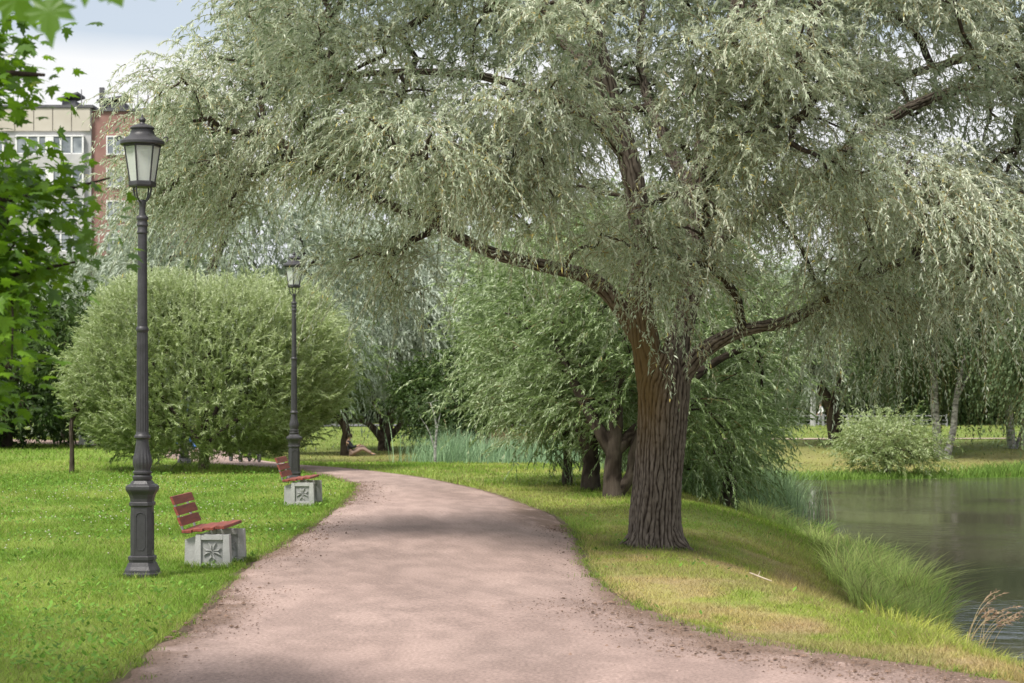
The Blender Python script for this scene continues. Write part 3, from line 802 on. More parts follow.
def bark_tube(P, r, sides=None, depth=0.0, freq=13.0, seglen=None, flare=0.0, seed=0):
    P = np.asarray(P, float); r = np.asarray(r, float)
    X = smoothpoly(np.c_[P, r], 8)
    L = np.linalg.norm(np.diff(X[:, :3], axis=0), axis=1).sum()
    rm = float(np.mean(r))
    seglen = seglen or max(0.05, rm * 0.8)
    X = arclen4(X, max(4, int(L / seglen)))
    k = sides or int(min(16, max(5, rm * 80)))
    V, Fq = tube(X[:, :3], X[:, 3], k)
    ridge = np.full(len(V), 0.55)
    if depth or flare:
        n = len(X)
        cen = np.repeat(X[:, :3], k, 0); D = nrm(V - cen)
        rr = np.repeat(X[:, 3], k)
        z = V[:, 2]
        if flare:
            ang = np.arctan2(D[:, 1], D[:, 0])
            lob = 0.55 + 0.45 * np.sin(ang * 5 + 1.0) + 0.3 * np.sin(ang * 3 + 2.2)
            V = V + D * (flare * np.exp(-np.clip(z, 0, 9) / 0.16) * np.clip(lob, 0.1, 1.3))[:, None]
            V = V + D * (0.018 * np.sin(ang * 3 + z * 1.2) + 0.012 * np.sin(ang * 5 - z * 2.1))[:, None]
        th = np.tile(np.arange(k) * 2 * math.pi / k, n)
        NR = max(8, round(2 * math.pi * rm / 0.050))
        wv = 7.5 * (fbm(V[:, 0] * 5, V[:, 1] * 5, z * 1.1, s=seed + 1, o=3) - 0.5) + 3.0 * (noise(V[:, 0] * 16, V[:, 1] * 16, z * 5, s=seed + 3) - 0.5)
        R1 = np.clip(np.abs(np.sin(th * NR / 2 + wv)) * 1.5, 0, 1) ** 0.9
        b = noise(V[:, 0] * freq * 1.2, V[:, 1] * freq * 1.2, z * freq * 0.35, s=seed + 5)
        R2 = np.clip(np.abs(b - 0.5) * 4.5, 0, 1)
        R3 = noise(V[:, 0] * 60, V[:, 1] * 60, z * 26, s=seed + 9)
        ridge = np.clip(0.58 * R1 + 0.24 * R2 + 0.26 * R3 - .04, 0, 1)
        V = V + D * (depth * (ridge - 0.6))[:, None]
    return V, Fq, ridge

def arclen4(P, n):
    d = np.concatenate([[0], np.cumsum(np.linalg.norm(np.diff(P[:, :3], axis=0), axis=1))])
    t = np.linspace(0, d[-1], n)
    return np.stack([np.interp(t, d, P[:, k]) for k in range(P.shape[1])], 1)

def grow_branches(rng, limbs, C, rmin=0.008, rk=0.011, sag=0.1):
    """attach every clump centre to the nearest wood already there; returns tubes (points, radii)"""
    nodes, rad = [], []
    for P, r in limbs:
        if P[-1][2] < 0.3: continue
        X = arclen4(smoothpoly(np.c_[np.asarray(P, float), r], 6), 10)
        lo = 3 if len(nodes) == 0 else 2
        nodes += [list(q[:3]) for q in X[lo:]]; rad += [q[3] for q in X[lo:]]
    nodes = np.array(nodes); rad = np.array(rad); par = -np.ones(len(nodes), int); plen = np.zeros(len(nodes))
    root = nodes[0]
    order = np.argsort([np.min(np.linalg.norm(nodes - c, axis=1)) for c in C])
    cl = []
    for i in order:
        c = C[i]
        d = np.linalg.norm(nodes - c, axis=1)
        pen = np.where(nodes[:, 2] > c[2] + 0.3, 0.5 * (nodes[:, 2] - c[2]), 0)
        j = int(np.argmin(d + 0.35 * plen + pen))
        mid = (nodes[j] + c) / 2 + rng.normal(0, 0.06, 3) * d[j] + np.array([0, 0, sag]) * d[j]
        a = len(nodes)
        nodes = np.vstack([nodes, mid, c]); rad = np.r_[rad, 0, 0]; par = np.r_[par, j, a]
        plen = np.r_[plen, plen[j] + d[j] / 2, plen[j] + d[j]]
        cl.append(a + 1)
    cnt = np.zeros(len(nodes))
    for k in cl:
        q = k
        while q >= 0 and par[q] >= 0: cnt[q] += 1; q = par[q]
    out = []
    for k in cl:
        m_ = par[k]; j = par[m_]
        r = np.maximum(rmin, rk * np.sqrt(cnt[[m_, m_, k]]))
        r0 = min(r[0] * 1.15, rad[j] if rad[j] > 0 else 9)
        out.append((np.array([nodes[j], nodes[m_], nodes[k]]), np.array([r0, r[1], r[2] * 0.8])))
    return out

def make_tree(name, base, label, cat, limbs, C, fol, leafmat, barkmat, group=None, rng=None, trunk_kw=None, twigw=0.006, rk=0.011, branches=True, crown_name='crown', twig_keep=1.0, moss=False, rmin=0.008):
    rng = rng or np.random.RandomState(abs(hash(label)) % 1000)
    root = empty(name, base, label, cat, group)
    Vs, Fs, Rs, n = [], [], [], 0
    kw = dict(trunk_kw or {})
    for i, (P, r) in enumerate(limbs):
        k = dict(kw)
        if i > 0:
            k.pop('flare', None)
            if k.get('sides', 0) > 100: k.update(sides=80, seglen=0.035)
        V, Fq, rd = bark_tube(P, r, **k); Vs.append(V); Fs.append(Fq + n); Rs.append(rd); n += len(V)
    if branches:
        for P, r in grow_branches(rng, limbs, C, rk=rk, rmin=rmin):
            X = arclen4(smoothpoly(np.c_[P, r], 5), max(4, min(12, int(np.linalg.norm(P[-1] - P[0]) / 0.15))))
            X[1:-1, :3] += rng.normal(0, 0.012, (len(X) - 2, 3))
            V, Fq = tube(X[:, :3], X[:, 3], 6 if r.max() > 0.02 else 4)
            Vs.append(V); Fs.append(Fq + n); Rs.append(np.full(len(V), 0.5)); n += len(V)
    V = np.concatenate(Vs)
    mo = np.zeros(len(V))
    if moss:
        mo = sstep(0.9, 1.9, V[:, 2] + 0.9 * (fbm(V[:, 0] * 3, V[:, 1] * 3, V[:, 2], s=14) - 0.5)) * sstep(3.2, 2.2, V[:, 2]) * sstep(0.25, -0.15, V[:, 0]) * 0.8 * sstep(0.2, 0.8, np.concatenate(Rs) + 0.2)
    mesh_np('trunk', V, np.concatenate(Fs), M[barkmat], root, attrs={'ridge': np.concatenate(Rs), 'moss': mo}, smooth=True)
    LV, LT, TPs = [], [], []
    for Cs, f in fol:
        v, t, tp = foliage(rng, Cs, **f); LV.append(v); LT.append(t); TPs.append(tp)
    v = np.concatenate(LV); t = np.concatenate(LT); nl = len(v) // 4
    Fq = np.arange(len(v)).reshape(-1, 4)
    TP = np.concatenate(TPs)
    if twig_keep < 1: TP = TP[rng.uniform(0, 1, len(TP)) < twig_keep]
    if len(TP):
        rv, rf = ribbons(TP, twigw, rng)
        V = np.concatenate([v, rv]); tone = np.r_[t, np.full(len(rv), 0.5)]
        Fa = np.concatenate([Fq, rf + len(v)]); mi = np.r_[np.zeros(nl, int), np.ones(len(rf), int)]
    else: V, tone, Fa, mi = v, t, Fq, np.zeros(nl, int)
    mesh_np(crown_name, V, Fa, [M[leafmat], M['twig']], root, attrs={'tone': tone}, midx=mi)
    return root

def ellip(rng, n, c, r, shell=0.0, zmin=None):
    """n points in an ellipsoid, biased to its shell, spaced apart"""
    out = []
    tries = 0
    sp = 0.62 * (np.prod(r) * 4.19 / n) ** (1 / 3)
    while len(out) < n and tries < n * 60:
        tries += 1
        v = rng.normal(0, 1, 3); v /= np.linalg.norm(v)
        q = (shell + (1 - shell) * rng.uniform(0, 1)) ** (1 / 3) if shell else rng.uniform(0, 1) ** (1 / 3)
        p = np.array(c) + v * q * np.array(r)
        if zmin is not None and p[2] < (zmin(p) if callable(zmin) else zmin): continue
        if out and np.min(np.linalg.norm(np.array(out) - p, axis=1)) < sp: 
            if tries % 4: continue
        out.append(p)
    return np.array(out)

# ---- the big willow ----
base_tufts()
def big_willow():
    rng = np.random.RandomState(21)
    B = np.array([1.66, 22.9, 0.0]); B[2] = gz(B[0], B[1]) - 0.03
    def w(px, py, dy=0.0): return at(px, py, 22.9 + dy) - B
    fork = w(662, 385)
    trunk = [(0.0, 0, -0.1), tuple(w(655, 520)), tuple(w(658, 470)), tuple(w(661, 420)), tuple(w(663, 385)), tuple(w(668, 355))]
    tr = [0.285, 0.28, 0.272, 0.272, 0.275, 0.19]
    roots = [([(.18 * math.cos(a), .18 * math.sin(a), .20), (.31 * math.cos(a), .31 * math.sin(a), .07), (.40 * math.cos(a + .1), .40 * math.sin(a + .1), .015), (L_ * math.cos(a + .2), L_ * math.sin(a + .2), -.05)], [.10, .07, .04, .015]) for a, L_ in ((-1.9, .48), (-.7, .5), (.4, .5), (1.7, .5), (2.9, .48), (-2.6, .45))]
    limbs = [(trunk, tr),
        ([w(657, 400), w(648, 355), w(640, 300, .1), w(640, 228, .2), w(629, 160, .3), w(608, 90, .4), w(592, 20, .5), w(583, -80, .5), w(590, -190, .6)], [.20, .165, .14, .125, .12, .11, .10, .085, .05]),
        ([w(668, 405), w(685, 370, -.05), w(710, 346, -.2), w(745, 330, -.4), w(790, 320, -.6), w(840, 292, -.8), w(900, 262, -1), w(960, 245, -1.2)], [.15, .115, .085, .064, .055, .045, .035, .02]),
        ([w(655, 365), w(635, 330, .2), w(612, 297, .3), w(585, 276, .2), w(545, 266, 0), w(490, 252, -.3), w(430, 222, -.5), w(370, 196, -.6), w(300, 160, -.5)], [.15, .11, .095, .08, .07, .06, .048, .038, .024]),
        ([w(668, 380), w(684, 320, .3), w(697, 255, .5), w(694, 196, .7), w(712, 110, .8), w(735, 20, .8), w(757, -90, .9), w(770, -200, 1)], [.18, .13, .12, .11, .10, .09, .07, .04]),
        ([w(697, 255, .5), w(745, 220, .2), w(810, 180, .1), w(880, 125, .1), w(950, 92, 0), w(1040, 80, -.1), w(1120, 90, -.2)], [.11, .085, .075, .06, .05, .04, .02]),
        ([w(629, 160, .3), w(590, 118, .1), w(545, 95, -.2), w(480, 76, -.5), w(400, 72, -.7), w(320, 78, -.8)], [.08, .06, .05, .04, .03, .02]),
        ([w(608, 90, .4), w(560, 40, 1.2), w(480, -10, 1.6), w(390, -30, 2.0)], [.08, .06, .045, .025]),
        ([w(694, 196, .7), w(660, 130, 2), w(640, 60, 3.2), w(650, -40, 4)], [.08, .06, .045, .02]),
        ([w(712, 110, .8), w(750, 60, -.6), w(790, 20, -1.8), w(820, -20, -2.8)], [.07, .055, .04, .02]),
        ([w(735, 20, .8), w(820, -30, .8), w(930, -70, .8), w(1050, -90, .8)], [.06, .05, .04, .02]),
        ([w(712, 110, .8), w(850, 90, 2), w(960, 60, 3), w(1050, 40, 3.4)], [.06, .05, .04, .02]),
        ([w(592, 20, .5), w(540, -50, -1), w(480, -90, -2), w(430, -110, -2.6)], [.06, .05, .04, .02]),
    ]
    limbs += roots
    # crown volume, in world space
    cx = np.array([1.75, 23.1, 6.3]); rad = np.array([6.5, 4.2, 5.0])
    bx = np.array([150, 220, 300, 380, 440, 480, 520, 560, 600, 640, 690, 720, 770, 800, 850, 900, 950, 1000, 1100, 1300])
    by = np.array([200, 198, 198, 232, 250, 240, 228, 228, 268, 285, 285, 262, 262, 272, 280, 275, 262, 258, 285, 330])
    zb_x = (bx - CX) / F * 22.9; zb_z = HC - (by - HY) / F * 22.9
    def ok(p):
        if p[2] < np.interp(p[0], zb_x, zb_z) + 0.42: return False
        if p[0] < -1.5 and p[2] > 4.75 + (p[0] + 4.0) * 1.5: return False
        # clearing that shows the rising stems, and a few airy gaps
        if 0.75 < p[0] < 1.72 and 3.7 < p[2] < 5.6 and p[1] < 23.2: return False
        if abs(p[0] - 2.2) < 0.5 and abs(p[2] - 4.25) < 0.42 and p[1] < 23.6: return False
        for g, rr in (((5.15, 23, 4.55), 0.62), ((3.9, 24.5, 5.1), 0.5), ((0.35, 23, 6.05), 0.5), ((-2.6, 23, 4.9), 0.5), ((-0.9, 24, 5.0), 0.45), ((4.1, 24, 3.35), 0.4), ((-3.3, 23, 5.6), 0.4), ((5.6, 22.5, 5.8), 0.5)):
            if math.hypot(p[0] - g[0], (p[2] - g[2])) < rr: return False
        return True
    bough, high = [], []
    tries = 0
    while (len(bough) < 125 or len(high) < 110) and tries < 40000:
        tries += 1
        v = rng.normal(0, 1, 3); v /= np.linalg.norm(v)
        p = cx + v * rng.uniform(0.25, 1) ** (1 / 3) * rad * 0.94
        if not ok(p): continue
        lst, sp, mx = (bough, 0.92, 125) if p[2] < 7.2 else (high, 0.8, 110)
        if len(lst) >= mx: continue
        if lst and np.min(np.linalg.norm(np.array(lst) - p, axis=1)) < sp: continue
        lst.append(p)
    hand = [at(*q) for q in [(650, 248, 21.6), (668, 270, 21.4), (642, 278, 21.7), (690, 255, 21.5), (660, 292, 21.3), (640, 300, 21.5), (675, 300, 21.4), (655, 272, 21.2), (615, 250, 22.0),
                             (815, 295, 22.2), (850, 300, 22.6), (880, 290, 22.0), (835, 275, 21.6), (860, 318, 22.9), (905, 300, 22.6), (890, 262, 21.3), (925, 252, 21.2), (865, 280, 21.4), (905, 278, 21.2), (945, 265, 21.2), (845, 292, 21.3), (1010, 290, 21.0), (700, 60, 20.4), (730, 90, 20.2), (700, 110, 20.6), (745, 130, 20.3), (770, 70, 20.0), (800, 100, 20.0), (790, 140, 20.2), (830, 90, 19.9), (840, 140, 19.9), (870, 120, 20.0), (680, 90, 21.0), (720, 150, 20.9), (760, 165, 20.6), (730, 45, 20.5), (560, 95, 21.0),(880, 180, 19.9), (910, 200, 19.8), (945, 205, 19.9), (950, 240, 19.9), (985, 250, 20.0), (1000, 215, 20.2), (920, 170, 20.3), (1020, 270, 20.2), (660, 250, 21.2), (690, 248, 21.2), (520, 110, 20.6), (545, 150, 20.6), (500, 160, 20.8), (560, 190, 20.7), (530, 215, 20.9), (470, 190, 20.7), (172, 150, 23.3), (185, 185, 23), (200, 108, 23.5), (215, 165, 22.8), (232, 75, 23.2), (255, 118, 22.8), (245, 155, 23.6), (280, 90, 22.9), (300, 150, 23.2), (275, 180, 22.8), (320, 120, 22.4), (260, 50, 23.4), (310, 60, 23), (350, 90, 22.6), (340, 170, 22.4), (300, 30, 23.2), (240, 195, 23), (380, 140, 22), (420, 110, 22), (570, 60, 20.8), (540, 40, 20.9),
                             (375, 262, 22.8), (405, 272, 23.4), (425, 250, 22.4), (250, 200, 23), (205, 190, 23.3), (225, 160, 23.5), (170, 185, 23.5), (190, 120, 23.4)]]
    hb = []
    for p in hand:
        if not hb or np.min(np.linalg.norm(np.array(hb) - p, axis=1)) > 0.42: hb.append(p)
    cl, ax, tn = [], [], []
    for src, K_ in ((bough, 9), (hb, 5)):
        for b_ in src:
            rb = rng.uniform(.5, .8) if K_ == 9 else .38
            o = nrm((b_ - cx) / rad); bt = rng.normal(0, .09)
            for k in range(K_):
                v = nrm(rng.normal(0, .75, 3) + o * .75 + np.array([0, 0, .45]))
                p = b_ + v * rb * rng.uniform(.55, 1.05) * np.array([1, 1, .72])
                if K_ == 9 and not ok(p): continue
                if cl and np.min(np.linalg.norm(np.array(cl[-8:]) - p, axis=1)) < .22: continue
                cl.append(p); ax.append(b_ - np.array([0, 0, .15]) - o * .2); tn.append(bt + .16 * (v[2] - .2) + (.05 if K_ == 5 else 0))  # upper clumps lighter, lower ones darker: bough shading put into the tone
    cl = np.array(cl); ax = np.array(ax); tn = np.array(tn)
    lowz = np.interp(cl[:, 0], zb_x, zb_z) + 1.15
    hang = cl[:, 2] < lowz
    cl -= B; ax -= B; high = np.array(high) - B
    axis = cx - B - np.array([0, 0, 1.0])
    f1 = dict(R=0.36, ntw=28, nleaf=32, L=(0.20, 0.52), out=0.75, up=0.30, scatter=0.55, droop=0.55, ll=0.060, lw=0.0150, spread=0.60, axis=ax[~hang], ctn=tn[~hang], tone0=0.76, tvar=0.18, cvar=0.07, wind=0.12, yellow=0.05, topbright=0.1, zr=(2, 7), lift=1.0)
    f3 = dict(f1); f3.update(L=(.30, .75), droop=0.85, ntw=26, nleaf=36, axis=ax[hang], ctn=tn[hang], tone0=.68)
    f2 = dict(f1); f2.update(R=0.95, ntw=34, nleaf=20, L=(0.6, 1.3), ll=0.14, lw=0.03, axis=axis, ctn=None)
    low = cl
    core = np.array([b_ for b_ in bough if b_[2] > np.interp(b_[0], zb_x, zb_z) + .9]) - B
    f4 = dict(f1); f4.update(R=.55, ntw=24, nleaf=18, L=(.3, .6), ll=.10, lw=.028, tone0=.12, axis=axis, ctn=None, yellow=0)  # dark leaves inside each bough paint the shaded depth of the crown
    root = make_tree('willow_tree', B, 'large old willow with silvery drooping leaves and thick furrowed trunk standing between path and pond', 'tree', limbs, np.concatenate([low, high]),
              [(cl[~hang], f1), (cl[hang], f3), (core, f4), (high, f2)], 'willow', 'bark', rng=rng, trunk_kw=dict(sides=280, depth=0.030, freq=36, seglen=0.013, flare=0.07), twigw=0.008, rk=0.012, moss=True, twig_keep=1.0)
    return root
big_willow()

# ---- round clipped-looking willow bush on the left ----
def round_bush():
    rng = np.random.RandomState(31)
    B = np.array([-6.75, 43.6, gz(-6.75, 43.6) - 0.02])
    c = np.array([0.12, 0, 2.1]); r = np.array([2.92, 2.6, 2.12])
    shell = []
    n = 800
    for i in range(n * 3):
        v = rng.normal(0, 1, 3); v /= np.linalg.norm(v)
        if v[2] < -0.90: continue
        v = v / (np.sum(np.abs(v) ** 2.7) ** (1 / 2.7))
        k = 1.02 - 0.26 * noise(v[0] * 2.6 + 5, v[1] * 2.6, v[2] * 2.6, s=2) - 0.05 * rng.uniform(0, 1)
        p = c + v * r * k
        if p[2] < -0.02 + 0.30 * noise(p[0] * 1.3, p[1] * 1.3, s=8) + 0.30 * sstep(.2, -.6, p[0]): continue
        if shell and np.min(np.linalg.norm(np.array(shell) - p, axis=1)) < 0.27: continue
        shell.append(p)
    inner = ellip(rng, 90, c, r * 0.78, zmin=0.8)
    shell = np.array(shell)
    ax = c - np.array([0, 0, 1.0])
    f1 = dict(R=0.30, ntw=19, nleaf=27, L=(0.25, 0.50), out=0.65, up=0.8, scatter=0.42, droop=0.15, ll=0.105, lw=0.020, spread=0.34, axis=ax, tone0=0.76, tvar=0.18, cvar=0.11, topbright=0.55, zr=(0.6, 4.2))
    f5 = dict(f1); f5.update(ntw=1, L=(.5, .8), nleaf=30, scatter=.3)
    f2 = dict(f1); f2.update(R=0.5, ntw=10, ll=0.13, lw=0.035, tone0=0.15)  # inner leaves coloured darker, painting the shaded interior of the bush
    limbs = [([(0, 0, -.05), (0.02, 0, .5), (0.05, 0, 1.1), (0.2, 0, 1.9)], [.13, .11, .10, .05]), ([(0.02, 0, .45), (-.5, .1, 1.1), (-1.2, .1, 1.9)], [.09, .06, .03]),
             ([(0.03, 0, .5), (.6, -.1, 1.0), (1.5, -.2, 1.7)], [.09, .06, .03]), ([(0, 0, .6), (.2, .7, 1.4), (.4, 1.3, 2.2)], [.07, .05, .03]), ([(0, 0, .6), (.1, -.6, 1.4), (.2, -1.2, 2.3)], [.07, .05, .03])]
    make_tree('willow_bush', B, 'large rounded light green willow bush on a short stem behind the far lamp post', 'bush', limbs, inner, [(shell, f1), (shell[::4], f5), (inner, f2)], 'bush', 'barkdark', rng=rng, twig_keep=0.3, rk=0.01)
round_bush()

def simple_tree(name, base, label, cat, H, c, r, nc, fol, leafmat, barkmat='barkdark', lean=(0, 0), tr=0.18, forks=4, zmin=None, seed=1, shell=0.25, group=None, extra=None, limbs=None, twig_keep=0.3, rk=0.012, rmin=0.008, clumps=None):
    rng = np.random.RandomState(seed)
    b = np.array([base[0], base[1], gz(base[0], base[1]) - 0.03]) if len(base) == 2 else np.array(base)
    c = np.array(c, float); r = np.array(r, float)
    C = clumps if clumps is not None else ellip(rng, nc, c, r, shell, zmin)
    if limbs is None:
        fz = max(0.5, (c[2] - r[2]) * 0.9 if c[2] - r[2] > 0.6 else 0.7)
        top = np.array([c[0] * .9, c[1] * .9, c[2] + r[2] * 0.6])
        f = np.array([lean[0], lean[1], fz])
        limbs = [([(0, 0, -.05), f * 0.5, f, (f + top) / 2 + rng.normal(0, .1, 3), top], [tr * 1.15, tr, tr * .9, tr * .55, tr * .2])]
        for i in range(forks):
            a = i * 6.283 / forks + rng.uniform(0, 1); e = c + r * 0.6 * np.array([math.cos(a), math.sin(a), rng.uniform(-.2, .5)])
            limbs.append(([f * 0.95, f + (e - f) * 0.4 + np.array([0, 0, .15]), e], [tr * .6, tr * .4, tr * .15]))
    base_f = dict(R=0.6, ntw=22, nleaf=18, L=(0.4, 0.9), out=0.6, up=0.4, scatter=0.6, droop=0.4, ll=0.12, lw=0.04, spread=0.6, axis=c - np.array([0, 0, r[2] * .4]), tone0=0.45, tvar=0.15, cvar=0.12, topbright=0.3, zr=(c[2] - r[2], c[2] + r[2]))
    base_f.update(fol)
    F_ = [(C, base_f)]
    if extra is not None: F_.append((extra[0], {**base_f, **extra[1]}))
    return make_tree(name, b, label, cat, limbs, C, F_, leafmat, barkmat, rng=rng, trunk_kw=dict(sides=14, depth=0.02, freq=9, seglen=0.08), twig_keep=twig_keep, twigw=0.012, rk=rk, rmin=rmin, group=group)

WF = dict(out=0.7, up=0.35, scatter=0.5, droop=0.9, ll=0.15, lw=0.034, spread=0.4, nleaf=24)
# green willows right behind the big trunk
g = 'green willows in a row behind the big trunk'
def zlow(a): return lambda p: a + 0.35 * math.sin(p[0] * 2.1 + p[1])
simple_tree('green_willow', (1.69, 32.8), 'bushy green willow with forked dark trunk just left of the big willow trunk', 'tree', 5, (0.9, 0.7, 2.9), (2.2, 2.1, 2.3), 130,
            {**WF, 'll': 0.085, 'lw': 0.022, 'ntw': 30, 'nleaf': 34, 'tvar': .24, 'droop': 0.45, 'up': .45, 'tone0': .68, 'L': (0.4, 0.8)}, 'willow_mid', tr=0.24, seed=3, zmin=zlow(0.7), group=g,
            limbs=[([(0, 0, -.05), (-.03, 0, .4), (0, 0, .9), (.1, .1, 2), (.5, .3, 4)], [.20, .15, .13, .09, .04]), ([(0.02, 0, .1), (.26, -.05, .4), (.38, 0, 1.0), (1.0, 0, 2.1)], [.12, .09, .075, .04]), ([(0, 0, .7), (-.6, .2, 1.8), (-1.1, .3, 2.9)], [.12, .08, .03]), ([(0, 0, .8), (1.6, .6, 2.2), (2.6, .8, 2.6)], [.12, .07, .03])])
simple_tree('green_willow', (1.38, 34.9), 'green willow with short dark trunk, middle of the row behind the big willow', 'tree', 5, (-0.15, 0.3, 2.9), (1.55, 1.8, 2.2), 85,
            {**WF, 'll': 0.09, 'lw': 0.024, 'ntw': 28, 'nleaf': 32, 'tvar': .26, 'droop': 0.4, 'up': .45, 'tone0': .72, 'L': (0.4, 0.8)}, 'willow_mid', tr=0.16, seed=4, zmin=zlow(0.65), group=g)
simple_tree('green_willow', (1.02, 36.7), 'green willow with slim dark trunk and silver flecked leaves, farthest left of its row', 'tree', 5, (-0.25, 0.6, 2.9), (1.55, 1.8, 2.2), 85,
            {**WF, 'll': 0.095, 'lw': 0.025, 'ntw': 28, 'nleaf': 32, 'tvar': .28, 'droop': 0.5, 'up': .4, 'tone0': .80, 'L': (0.4, 0.9)}, 'willow_mid', tr=0.09, seed=5, zmin=zlow(0.65), group=g)
rngq = np.random.RandomState(2)
simple_tree('green_willow', (4.3, 39.5), 'dark feathery willow leaning over the reeds right of the big willow trunk', 'tree', 4, (-0.65, 0, 2.3), (1.35, 1.5, 2.0), 85,
            {**WF, 'll': 0.11, 'lw': 0.024, 'ntw': 26, 'nleaf': 28, 'droop': 0.6, 'up': .3, 'tone0': .42, 'L': (0.4, 0.9)}, 'willow_mid', tr=0.16, seed=6, zmin=0.75)

# silvery willows beyond the path
g = 'silvery willows beyond the path'
simple_tree('silver_willow', (-11.4, 66), 'tall pale silvery willow rising behind the round bush', 'tree', 9, (2.4, 0, 5.2), (4.4, 3.0, 3.6), 170,
            {**WF, 'R': .9, 'L': (.7, 1.4), 'ntw': 22, 'll': .19, 'lw': .045, 'tone0': .62, 'topbright': .15}, 'willow_far', tr=.35, seed=11)
simple_tree('silver_willow', (-15.6, 70), 'pale silvery willow half hidden behind the near lamp post and the apartment corner', 'tree', 8, (1.2, 0, 3.6), (3.0, 2.5, 3.1), 80,
            {**WF, 'R': .9, 'L': (.7, 1.4), 'ntw': 22, 'll': .19, 'lw': .045, 'tone0': .55}, 'willow_far', tr=.28, seed=13)
simple_tree('silver_willow', (-5.35, 83.5), 'silvery weeping willow with low many-stemmed dark trunk beyond the bend of the path', 'tree', 9, (0.2, 0, 6.2), (3.6, 3.4, 3.6), 120,
            {**WF, 'R': 1.0, 'L': (.9, 1.9), 'ntw': 22, 'll': .22, 'lw': .055, 'tone0': .74, 'droop': 1.0}, 'willow_far', seed=14, zmin=3.0, rk=.02,
            limbs=[([(0, 0, -.1), (0, 0, .35), (0.1, 0, .7), (.3, 0, 1.8), (.5, 0, 4)], [.30, .26, .22, .13, .08]),
                   ([(0, 0, .4), (-.6, 0, 1.1), (-1.5, 0, 1.7), (-2.2, 0, 3)], [.2, .13, .10, .05]), ([(0.05, 0, .5), (-.2, 0.2, 1.4), (-.7, .2, 2.6)], [.16, .11, .06]),
                   ([(.05, 0, .45), (.7, 0, 1.2), (1.0, 0, 2.4), (1.3, 0, 3.6)], [.18, .12, .09, .05]), ([(.3, 0, .8), (1.2, 0, 1.5), (2.1, 0, 2.2)], [.10, .07, .04])])
simple_tree('silver_willow', (-1.9, 86), 'silvery blue willow hanging over the small dark tree beyond the reeds', 'tree', 9, (0, 0, 6.4), (3.4, 3.0, 3.6), 120,
            {**WF, 'R': 1.0, 'L': (.9, 2.0), 'ntw': 22, 'll': .22, 'lw': .055, 'tone0': .80, 'droop': 1.1}, 'willow_far', tr=.3, seed=15, zmin=3.4, rk=.02)
simple_tree('leafy_tree', (-6.5, 77.5), 'leafy tree whose slim trunk a seated person leans against', 'tree', 6, (-1.6, .5, 3.6), (2.6, 2.0, 2.3), 70, dict(R=.8, ll=.17, lw=.06, nleaf=20), 'willow_mid', tr=.17, seed=16, zmin=1.9)
simple_tree('dark_tree', (-2.1, 74), 'small spreading dark green tree in the hollow beyond the path', 'tree', 4, (0.05, 0, 2.3), (2.1, 1.8, 1.6), 75, dict(R=.6, ll=.15, lw=.06, nleaf=20, out=.8, up=.1, tone0=.5), 'dark', tr=.2, seed=17, zmin=0.9)
simple_tree('young_birch', (-2.25, 58.3), 'slender young birch with white stem at the edge of the reed bed', 'tree', 3, (-.15, 0, 1.7), (.5, .5, .8), 10, dict(R=.35, L=(.25, .5), ll=.09, lw=.04, ntw=12, nleaf=12, tone0=.5), 'birchleaf', 'barkbirch', tr=.045, seed=18, zmin=1.2, rk=.004, rmin=.003, forks=2)
simple_tree('yellow_green_tree', (-1.3, 90), 'small yellow green tree half hidden left of the green willows', 'tree', 5, (0, 0, 3.0), (2.2, 2, 2.2), 45, dict(R=.8, ll=.2, lw=.08, tone0=.7), 'bright', tr=.3, seed=19, zmin=1.3)

# left background
simple_tree('dark_tree', (-15.4, 60.4), 'broad dark green tree with branches reaching the lawn at the left', 'tree', 6, (0.4, 0, 2.5), (3.0, 2.6, 2.3), 95, dict(R=.9, ll=.19, lw=.08, nleaf=20, out=.8, up=.15, tone0=.5), 'dark', tr=.25, seed=20, zmin=.7)
simple_tree('leafy_tree', (-16.0, 80), 'tall mid green tree below the apartment block behind the maple', 'tree', 8, (0.5, 0, 4.3), (3.2, 2.6, 3.0), 85, dict(R=1.0, ll=.22, lw=.10, nleaf=20, tone0=.55), 'birchleaf', tr=.3, seed=22, zmin=1.0)
simple_tree('dark_tree', (-20.5, 74), 'dark green tree at the far left edge beyond the lawn', 'tree', 7, (0, 0, 3.0), (3.6, 2.6, 2.9), 80, dict(R=1.0, ll=.22, lw=.10, nleaf=20, tone0=.42), 'dark', tr=.3, seed=23, zmin=.6)
simple_tree('sapling', (-9.35, 42.3), 'thin young tree with bare brown stem on the lawn left of the round bush', 'tree', 4, (0.45, .5, 2.2), (.6, .6, .9), 22, dict(R=.35, L=(.25, .5), ll=.08, lw=.03, ntw=16, nleaf=16, tone0=.55), 'bush', 'barkdark', tr=.045, seed=24, zmin=1.1, rk=.006)

